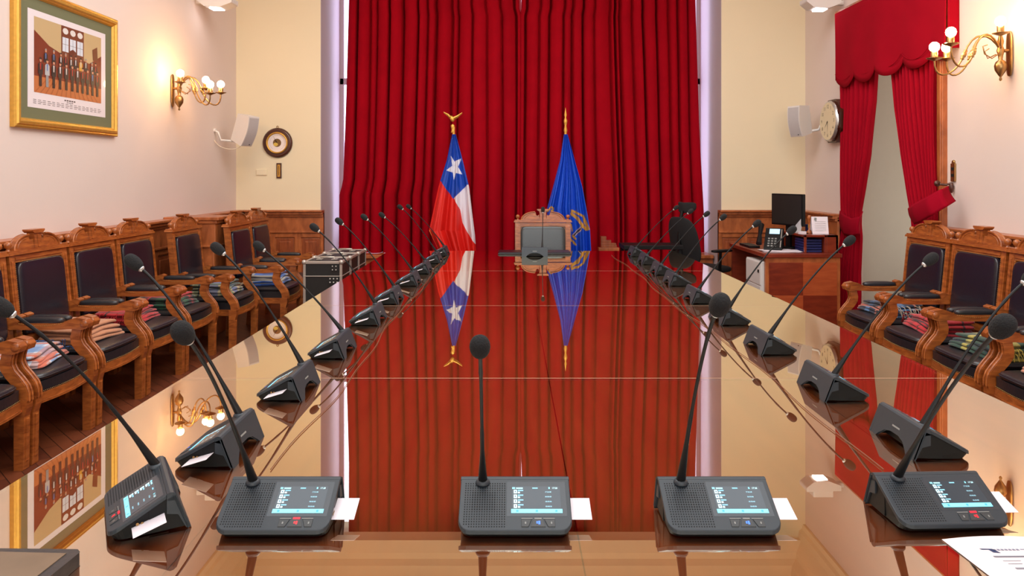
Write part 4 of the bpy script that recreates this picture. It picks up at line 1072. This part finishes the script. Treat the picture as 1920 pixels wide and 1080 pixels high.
for k in range(3):
    u = 0.385+k*0.11
    R_(U(u), U(u+0.09), V(0.64), V(0.84), (214, 220, 232), 0.0020); R_(U(u+0.043), U(u+0.047), V(0.64), V(0.84), (120, 110, 110), 0.0024); R_(U(u), U(u+0.09), V(0.74), V(0.745), (120, 110, 110), 0.0024)
    Pg([(U(u+0.045+0.042*math.cos(a)), V(0.93+0.045*math.sin(a))) for a in [2*PI*j/10 for j in range(10)]], (222, 216, 212), 0.0020)
Pg([(U(0.48), V(0.5)), (U(0.6), V(0.5)), (U(0.6), V(0.66)), (U(0.54), V(0.70)), (U(0.48), V(0.66))], (96, 40, 28), 0.0026)
rnd = random.Random(5)
def person(u, v, s, col, legs=True):
    if legs: R_(U(u-0.018*s), U(u+0.018*s), V(v-0.16*s), V(v+0.02), tuple(int(c*0.8) for c in col), 0.0030)
    Pg([(U(u-0.032*s), V(v)), (U(u+0.032*s), V(v)), (U(u+0.030*s), V(v+0.13*s)), (U(u+0.012*s), V(v+0.155*s)), (U(u-0.012*s), V(v+0.155*s)), (U(u-0.030*s), V(v+0.13*s))], col, 0.0032)
    Pg([(U(u-0.006*s), V(v+0.06*s)), (U(u+0.006*s), V(v+0.06*s)), (U(u+0.009*s), V(v+0.15*s)), (U(u-0.009*s), V(v+0.15*s))], rnd.choice([(220, 216, 220), (170, 40, 40), (90, 120, 180), (210, 205, 205)]), 0.0034)
    Pg([(U(u+0.015*s*math.cos(a)), V(v+0.19*s+0.03*s*math.sin(a))) for a in [2*PI*j/10 for j in range(10)]], (196, 138, 112), 0.0036)
    Pg([(U(u+0.016*s*math.cos(a)), V(v+0.197*s+0.028*s*math.sin(a))) for a in [PI*j/6 for j in range(7)]], rnd.choice([(44, 34, 30), (60, 50, 46), (150, 145, 140)]), 0.0038)
for k, u in enumerate([0.15, 0.26, 0.36, 0.43, 0.51, 0.58, 0.66, 0.74, 0.84, 0.9]): person(u, 0.42+0.01*(k % 2)-0.02*(u > 0.8), 0.85, (38, 34, 40) if k != 6 else (206, 152, 50), False)
for k, u in enumerate([0.08, 0.17, 0.26, 0.35, 0.44, 0.53, 0.61, 0.69, 0.77, 0.85, 0.93]): person(u, 0.26-0.02*abs(u-0.5), 1.0, (34, 32, 38) if k != 1 else (176, 178, 182))
for k in range(3):
    v = 0.045+k*0.018
    for j in range(16): R_(0.06+j*0.055, 0.06+j*0.055+0.035+0.014*((j*k) % 2), v, v+0.006, (120, 112, 116), 0.0006)
for j in range(5): R_(0.43+j*0.03, 0.43+j*0.03+0.022, 0.118, 0.132, (70, 64, 70), 0.0006)
for j in range(3): R_(0.46+j*0.03, 0.46+j*0.03+0.022, 0.100, 0.108, (90, 84, 90), 0.0006)
pr.build('photo_print', M['print'], pf)

# ------------------------------------------------------------------ flight cases
def case(y0, y1, lab):
    x0, x1, zt = -1.755, -1.425, 0.705
    r = thing('flight_case', lab, 'case', ((x0+x1)/2, (y0+y1)/2, 0), 0, 'black flight cases')
    a, b = (x1-x0)/2, (y1-y0)/2
    MB().box(-a+0.006, a-0.006, -b+0.006, b-0.006, 0.006, zt-0.006).build('shell', M['case_black'], r)
    e = MB(); t_ = 0.022
    for sx in (-1, 1):
        for sy in (-1, 1): e.box(sx*a, sx*(a-t_), sy*b, sy*(b-t_), 0, zt)
        for z in (0.0, zt-t_): 
            e.box(sx*a, sx*(a-t_), -b, b, z, z+t_); e.box(-a, a, sx*b, sx*(b-t_), z, z+t_)
    e.box(-a-0.001, a+0.001, -b-0.001, b+0.001, zt-0.13, zt-0.122)
    e.build('aluminium_edging', M['alu'], r, 0.003)
    k = MB()
    for sx in (-1, 1):
        for sy in (-1, 1): k.sup((sx*(a-0.008), sy*(b-0.008), zt-0.008), (0.020, 0.020, 0.020), 0.8, 0.8, 10, 8)
    k.build('ball_corner', M['alu'], r)
    l = MB(); l.box(a-0.115, a-0.025, -b-0.006, -b, zt-0.19, zt-0.13)
    for i in range(3):
        for j in range(2): l.sup((a-0.10+i*0.03, -b-0.008, zt-0.175+j*0.03), (0.006, 0.003, 0.006), 1, 1, 8, 4, 1)
    l.box(a-0.09, a-0.03, -b-0.006, -b, zt-0.08, zt-0.03)
    for i in range(2):
        for j in range(2): l.sup((a-0.08+i*0.03, -b-0.008, zt-0.07+j*0.03), (0.005, 0.003, 0.005), 1, 1, 8, 4, 1)
    l.build('latch', [M['case_black'], M['alu']], r, 0.001)
    h = MB(); h.tube([(-0.06, 0, zt), (-0.06, 0, zt+0.018), (0.06, 0, zt+0.018), (0.06, 0, zt)], 0.008, 8); h.box(-0.09, -0.04, -0.03, 0.03, zt-0.002, zt+0.004); h.box(0.04, 0.09, -0.03, 0.03, zt-0.002, zt+0.004); h.build('handle', M['alu'], r)
case(6.30, 6.64, 'nearest of the black flight cases with aluminium edges')
case(6.66, 7.00, 'middle black flight case of the row by the window')
case(7.02, 7.35, 'flight case nearest the curtain, last of the row')

# ------------------------------------------------------------------ things on the table
o = MB().box(-0.105, 0.31, -0.12, 0.12, 0, 0.013); 
ff = MB(); ff.box(W(934, 0, 6.5).x, W(1070, 0, 6.5).x, 6.42, 6.66, TZ+0.001, TZ+0.012); ff.box(W(936, 0, 6.5).x, W(1068, 0, 6.5).x, 6.43, 6.65, TZ+0.012, TZ+0.018)
tag(ff.build('desk_folder', mat('dark_navy_leather', (26, 22, 30), 0.3), None, 0.003), 'dark leather folder lying behind the head microphone unit', 'folder')
nf = thing('leather_folder', 'black leather folder cut off at the bottom left corner', 'folder', (-0.86, 1.255, TZ+0.0005), 0.0)
MB().prism([(-0.14, -0.05), (0.105, -0.065), (0.110, 0.045), (0.1, 0.055), (-0.14, 0.06)], 0.0, 0.024, 'xy').build('cover', M['leather_seat'], nf, 0.005, 3)
MB().prism([(-0.13, -0.045), (0.085, -0.056), (0.09, 0.038), (-0.13, 0.048)], 0.024, 0.0255, 'xy').build('painted_sheen', mat('painted_sheen_brown', (112, 92, 74), 0.3, noise=0.3, nscale=12), nf)  # sheen on the black cover, painted as a paler brown sheet
pp = MB(); X0, Y1 = 0.803, 1.392
def PP(x, y, e=0.0): 
    ca, sa = math.cos(-0.06), math.sin(-0.06)
    return (X0+x*ca+y*sa*-1, Y1+x*sa*-0.2-y, TZ+0.0016+e+0.006*max(0, 1-((x-0.10)/0.1)**2)*max(0, 1-(y/0.03)))
def fsheet(u, v): return PP(u*0.21, v*0.285)
pp.grid(fsheet, 14, 14)
pp.c = [(228, 216, 220)]*len(pp.f)
def bar(x0, x1, y0, y1, col): pp.add([PP(x0, y1, 0.0006), PP(x1, y1, 0.0006), PP(x1, y0, 0.0006), PP(x0, y0, 0.0006)], [(0, 1, 2, 3)], 0, False, col)
pp.add([PP(*q, 0.0006) for q in ((0.048, 0.040), (0.060, 0.040), (0.062, 0.050), (0.074, 0.052), (0.071, 0.043), (0.068, 0.037), (0.045, 0.036))], [tuple(range(7))], 0, False, (40, 50, 90))
for j in range(7): bar(0.068+j*0.007, 0.073+j*0.007, 0.038, 0.043, (120, 120, 140))
bar(0.118, 0.14, 0.038, 0.041, (150, 150, 165))
bar(0.052, 0.19, 0.062, 0.067, (120, 116, 128)); bar(0.058, 0.09, 0.078, 0.080, (160, 156, 164)); bar(0.060, 0.085, 0.088, 0.090, (160, 156, 164)); bar(0.062, 0.19, 0.102, 0.107, (130, 126, 136))
for j in range(6): bar(0.05, 0.17, 0.13+j*0.018, 0.133+j*0.018, (160, 156, 164))
tag(pp.build('printed_sheet', M['paper']), 'white printed sheet with a dark letterhead at the bottom right', 'paper')

# ------------------------------------------------------------------ wooden step blocks and black side table behind the head of the table
q0_ = W(1122, 469, 8.70); q1_ = W(1160, 464, 8.70)
sb = thing('wooden_step_block', 'small stepped wooden block on the window ledge right of the blue flag', 'block', ((q0_.x+q1_.x)/2, 8.70, 0.511))
sb_w = (q1_.x-q0_.x)/2
MB().box(-sb_w, sb_w, -0.05, 0.07, 0, q1_.z-0.511).build('base', M['oak_side'], sb, 0.003)
s = MB(); z0_ = q1_.z-0.511
zp_ = 0.0
for a, b in ((1.0, 0.22), (0.96, 0.40), (0.64, 0.66), (0.34, 1.0)):
    s.box(-sb_w*0.78, -sb_w*0.78+a*1.56*sb_w, -0.04, 0.06, z0_+0.13*zp_, z0_+0.13*b); zp_ = b
s.build('steps', M['oak_panel'], sb, 0.002)
st = thing('side_table', 'low black side table behind the far right corner of the table', 'table', (1.37, 7.25, 0))
MB().box(-0.30, 0.27, -0.16, 0.16, 0.725, 0.765).build('tabletop', M['black_plastic'], st, 0.004)
for sx in (-0.27, 0.24):
    for sy in (-0.13, 0.13): MB().box(sx-0.015, sx+0.015, sy-0.015, sy+0.015, 0, 0.725).build('leg', M['black_plastic'], st, 0.002)

# ------------------------------------------------------------------ corner desk and what stands on it
DX0, DX1, DY0, DY1, DZ = 2.25, 2.92, 6.60, 7.62, 0.74
dk = thing('writing_desk', 'mahogany corner desk with checkered veneer front', 'desk', (DX0, DY0, 0))
MB().box(-0.02, DX1-DX0, -0.02, DY1-DY0, DZ-0.035, DZ).build('desktop', M['desk_red'], dk, 0.004)
MB().box(0.0, DX1-DX0-0.01, 0.0, 0.03, 0, DZ-0.035).build('front_panel', M['oak_side'], dk)
c = MB(); w_ = (DX1-DX0-0.07)/2
for i in range(2):
    for j in range(2):
        c.box(0.03+i*w_, 0.03+(i+1)*w_, -0.006, 0.0, 0.08+j*0.29, 0.08+(j+1)*0.29, (i+j) % 2)
c.build('checker_veneer', [M['desk_orange'], M['desk_red']], dk)
MB().box(0, DX1-DX0-0.01, DY1-DY0-0.03, DY1-DY0, 0, DZ-0.035).build('back_panel', M['desk_red'], dk)
hu = MB(); hx0, hx1 = 0.36, DX1-DX0-0.01; hy0, hy1 = 0.04, 0.60; hz0, hz1 = DZ, 0.90
hu.box(hx0, hx1, hy0, hy1, hz1-0.02, hz1); hu.box(hx1-0.02, hx1, hy0, hy1, hz0, hz1); hu.box(hx0, hx1, hy0, hy0+0.015, hz0, hz1) if False else None
hu.box(hx0+0.20, hx1, hy0, hy0+0.02, hz0, hz1); hu.box(hx0, hx1, hy1-0.02, hy1, hz0, hz1); hu.box(hx0, hx0+0.02, hy0, hy0+0.02, hz0, hz1); hu.box(hx0+0.18, hx0+0.2, hy0, hy1, hz0, hz1)
hu.build('letter_rack', M['desk_red'], dk, 0.002)
bk = MB()
for k in range(5): bk.box(DX0+hx0+0.03, DX0+hx0+0.17, DY0+hy0+0.04, DY0+hy0+0.3, DZ+0.003+k*0.024, DZ+0.021+k*0.024)
tag(bk.build('booklet_stack', M['cover_blue'], None, 0.001), 'navy booklets stacked in the open letter rack', 'booklets')
ped = thing('drawer_pedestal', 'white drawer pedestal under the desk', 'cabinet', (DX0+0.11, DY0+0.17, 0))
MB().box(-0.13, 0.15, -0.12, 0.30, 0.02, 0.66).build('cabinet_body', M['white_plastic'], ped, 0.004)
for k in range(3):
    d_ = MB().box(-0.137, -0.131, -0.11, 0.29, 0.03+k*0.21, 0.23+k*0.21).build('drawer', M['white_plastic'], ped, 0.002)
    MB().box(-0.142, -0.137, -0.08, -0.05, 0.14+k*0.21, 0.165+k*0.21).build('handle', M['black_plastic'], d_)
MB().box(-0.12, 0.14, -0.12, 0.3, 0.0, 0.02).build('plinth', M['black_plastic'], ped)
# monitor: screen plane from left (2.56,7.3) to right (2.71,6.9)
ml, mr = Vector((2.56, 7.30, 0)), Vector((2.715, 6.92, 0)); mc = (ml+mr)/2; md = (mr-ml).normalized()
ang = math.atan2(md.y, md.x); mhw = (mr-ml).length/2
mo = thing('computer_monitor', 'black computer monitor standing on the corner desk', 'monitor', (mc.x, mc.y, DZ), ang)
MB().box(-mhw, mhw, -0.015, 0.02, 0.215, 0.515).build('casing', M['black_plastic'], mo, 0.004)
MB().box(-mhw+0.012, mhw-0.012, -0.018, -0.0155, 0.23, 0.503).build('screen', M['monitor'], mo)
MB().box(-0.03, 0.03, 0.0, 0.02, 0.01, 0.25).build('neck', M['black_plastic'], mo); MB().sup((0, 0.0, 0.008), (0.11, 0.08, 0.008), 0.5, 0.7, 20, 6).build('foot', M['black_plastic'], mo)
# phone
q = W(1450, 455, 6.98)
ph = thing('desk_telephone', 'black desk telephone with a small lit display', 'telephone', (q.x-0.07, 6.93, DZ), math.radians(-25)); ph.scale = (1.2, 1.2, 1.15)
MB().prism([(-0.10, 0.004), (-0.10, 0.02), (0.07, 0.17), (0.10, 0.17), (0.10, 0.01)], -0.02, 0.11, 'yz').build('body', M['black_plastic'], ph, 0.006)
MB().tube([(-0.055, -0.09, 0.055), (-0.055, -0.02, 0.125), (-0.055, 0.08, 0.195)], [0.022, 0.014, 0.022], 10).build('handset', M['black_plastic'], ph)
ph_pl = lambda x, y, e=0.002: (x, y, 0.02+(y+0.10)*0.882+e)
k = MB()
for i in range(3):
    for j in range(4): k.add([ph_pl(0.005+i*0.024+a, -0.085+j*0.02+b, 0.003) for a, b in ((0, 0), (0.015, 0), (0.015, 0.011), (0, 0.011))], [(0, 1, 2, 3)])
k.build('key_pad', M['grey_bar'], ph)
MB().add([ph_pl(x, y, 0.003) for x, y in ((0.01, 0.02), (0.085, 0.02), (0.085, 0.062), (0.01, 0.062))], [(0, 1, 2, 3)]).build('display', mat('phone_display', (170, 210, 230), 0.4, emit=(170, 220, 250), estr=0.8), ph)
MB().add([ph_pl(x, y, 0.003) for x, y in ((0.096, -0.09), (0.102, -0.09), (0.102, 0.06), (0.096, 0.06))], [(0, 1, 2, 3)]).build('silver_strip', M['silver'], ph)
# papers
s = MB(); rnd = random.Random(3)
for k in range(5):
    a = rnd.uniform(-0.2, 0.2); cx_, cy_ = 2.42+rnd.uniform(-0.03, 0.05), 6.78+rnd.uniform(-0.02, 0.03)
    pts = [(cx_+math.cos(a)*x-math.sin(a)*y, cy_+math.sin(a)*x+math.cos(a)*y) for x, y in ((-0.15, -0.10), (0.15, -0.10), (0.15, 0.10), (-0.15, 0.10))]
    s.prism(pts, DZ+0.001+k*0.002, DZ+0.0025+k*0.002, 'xy')
tag(s.build('paper_pile', M['white_card']), 'loose white papers on the desk corner', 'papers')
tag(MB().box(2.27, 2.37, 7.10, 7.42, DZ+0.001, DZ+0.02).build('computer_keyboard', M['black_plastic'], None, 0.003), 'black keyboard on the far left edge of the desk', 'keyboard')
# things on the letter rack
zt_ = 0.901
tc_ = thing('tent_card', 'white tent calendar with printed lines on the letter rack', 'calendar', (2.80, 6.78, zt_), math.radians(-8))
t = MB(); t.prism([(-0.045, 0), (-0.005, 0.155), (0.005, 0.155), (0.045, 0), (0.041, 0), (0, 0.15), (-0.041, 0)], -0.07, 0.07, 'yz'); t.build('card', M['white_card'], tc_)
k = MB()
for j in range(6): k.add([(x, -0.0475+z*0.258, z) for x, z in ((-0.045, 0.03+j*0.016), (0.05, 0.03+j*0.016), (0.05, 0.032+j*0.016), (-0.045, 0.032+j*0.016))], [(0, 1, 2, 3)])
k.add([(x, -0.048+z*0.258, z) for x, z in ((-0.05, 0.125), (-0.03, 0.115), (-0.025, 0.145), (-0.045, 0.147))], [(0, 1, 2, 3)])
k.build('printed_lines', M['grey_bar'], tc_)
fs_ = thing('rubber_stamp', 'wooden handled rubber stamp beside the tent calendar', 'stamp', (2.725, 6.82, zt_))
MB().lathe([(0.022, 0.0), (0.022, 0.02), (0.008, 0.035), (0.009, 0.11), (0.018, 0.13), (0.020, 0.15), (0.012, 0.165)], (0, 0, 0), 'z', 12).build('handle', M['oak'], fs_)
MB().box(-0.03, 0.03, -0.015, 0.015, 0, 0.006).build('pad', M['black_plastic'], fs_)
tag(MB().prism([(-0.02, 0), (0.03, 0), (0.055, 0.16), (0.045, 0.16)], -0.03, 0.03, 'xz').build('card_holder', mat('frosted_plastic', (196, 196, 200), 0.2), None, 0.001, loc=(2.66, 6.96, zt_)), 'slanted clear leaflet holder beside the monitor', 'leaflet holder')
cu_ = thing('pen_cup', 'dark pen cup with yellow marker behind the tent calendar', 'pen cup', (2.80, 7.02, zt_))
MB().lathe([(0.03, 0), (0.032, 0.07), (0.028, 0.07)], (0, 0, 0), 'z', 14).build('cup', M['cover_blue'], cu_)
MB().box(-0.02, 0.02, -0.036, -0.031, 0.04, 0.07).build('yellow_label', M['yellow_note'], cu_)
MB().tube([(0, 0, 0.02), (0.01, 0, 0.12)], 0.006, 6).build('pen', M['white_card'], cu_)
tag(MB().box(2.60, 2.66, 6.72, 6.76, zt_, zt_+0.025).build('note_block', M['white_card'], None, 0.001), 'small white note block at the rack edge', 'note block')

# ------------------------------------------------------------------ office chair
oc_ = thing('office_chair', 'black mesh office chair with headrest facing the corner desk', 'chair', (1.98, 7.72, 0), math.radians(-62))
# local front = +y
MB().sup((0, 0.02, 0.47), (0.23, 0.23, 0.035), 0.5, 0.5, 28, 10).build('seat', M['black_fabric'], oc_)
def bkf(q): return (q.x*(1.0-0.25*max(0, (q.z/0.27))**2 if q.z > 0 else 1.0-0.1*(q.z/0.27)**2), q.y-0.10*(1-(q.x/0.22)**2)*0.4-0.05*math.sin(q.z*5), q.z)
MB().sup((0, -0.24, 0.76), (0.22, 0.018, 0.25), 0.5, 0.6, 32, 20, 0, None, bkf).build('backrest', M['black_fabric'], oc_)
MB().tube(bez((0, -0.12, 0.42), (0, -0.33, 0.45), (0, -0.34, 0.8), (0, -0.27, 1.07), 12), 0.018, 8).build('spine', M['black_plastic'], oc_)
MB().sup((0, -0.25, 1.10), (0.13, 0.02, 0.055), 0.6, 0.6, 24, 10, 0, None, lambda q: (q.x, q.y+0.05*(q.x/0.13)**2, q.z+0.02*(q.x/0.13)**2)).build('headrest', M['black_fabric'], oc_)
for sx in (-1, 1):
    MB().tube([(sx*0.20, -0.02, 0.44), (sx*0.27, -0.02, 0.46), (sx*0.28, -0.02, 0.66)], 0.016, 8).build('arm_post', M['black_plastic'], oc_)
    MB().sup((sx*0.28, 0.0, 0.675), (0.035, 0.13, 0.015), 0.5, 0.5, 20, 8).build('arm_pad', M['black_plastic'], oc_)
MB().tube([(0, 0, 0.09), (0, 0, 0.44)], [0.03, 0.022], 10).build('gas_lift', M['black_plastic'], oc_)
for k in range(5):
    a = 2*PI*k/5
    lg = MB().tube([(0, 0, 0.10), (0.28*math.cos(a), 0.28*math.sin(a), 0.065)], [0.025, 0.015], 8).build('leg', M['black_plastic'], oc_)
    MB().lathe([(0.028, -0.02), (0.028, 0.02)], (0.28*math.cos(a), 0.28*math.sin(a), 0.029), 'x', 12).build('caster', M['black_plastic'], lg)

# ------------------------------------------------------------------ lights, world, camera
def area(name, loc, rot, sx, sy, power, col):
    l = bpy.data.lights.new(name, 'AREA'); l.shape = 'RECTANGLE'; l.size = sx; l.size_y = sy; l.energy = power; l.color = col
    o = bpy.data.objects.new(name, l); COL.objects.link(o); o.location = loc; o.rotation_euler = rot
    return o
area('ceiling_lamp_far', (0.1, 4.9, 4.4), (0, 0, 0), 4.2, 2.6, 165, (0.85, 0.93, 0.98))
area('ceiling_lamp_near', (0.1, 1.0, 4.4), (0, 0, 0), 4.2, 3.0, 130, (0.85, 0.93, 0.98))
area('fill_behind_camera', (0.1, -1.8, 2.6), (math.radians(82), 0, 0), 4.5, 2.6, 100, (0.85, 0.93, 0.98))  # added fill behind the camera, lights the fronts of things
area('ceiling_fill_up', (0.1, 4.2, 3.3), (PI, 0, 0), 3.0, 3.0, 55, (0.90, 0.93, 0.95))  # added upward fill to brighten the ceiling, not a fixture
def spot(name, loc, target, power, col, size, blend=0.6):
    l = bpy.data.lights.new(name, 'SPOT'); l.energy = power; l.color = col; l.spot_size = size; l.spot_blend = blend; l.shadow_soft_size = 0.06
    o = bpy.data.objects.new(name, l); COL.objects.link(o); o.location = loc
    o.rotation_euler = (Vector(target)-Vector(loc)).to_track_quat('-Z', 'Y').to_euler(); return o
wd = bpy.data.worlds.new('room_world'); scn.world = wd; wd.use_nodes = True
wd.node_tree.nodes['Background'].inputs[0].default_value = (*lin((255, 226, 200)), 1); wd.node_tree.nodes['Background'].inputs[1].default_value = 0.3

cam = bpy.data.cameras.new('camera'); co = bpy.data.objects.new('camera', cam); COL.objects.link(co)
co.location = (0, 0, CH); co.rotation_euler = (PI/2, 0, 0)
cam.sensor_fit = 'HORIZONTAL'; cam.sensor_width = 36; cam.lens = F/1920*36
cam.shift_x = (960-CX)/1920; cam.shift_y = -(540-CY)/1920
cam.clip_start = 0.02; cam.clip_end = 60
scn.camera = co
scn.view_settings.view_transform = 'Standard'
scn.view_settings.look = 'None'
scn.view_settings.exposure = 0.0
scn.cycles.max_bounces = 8; scn.cycles.glossy_bounces = 4; scn.cycles.diffuse_bounces = 4; scn.cycles.transparent_max_bounces = 8
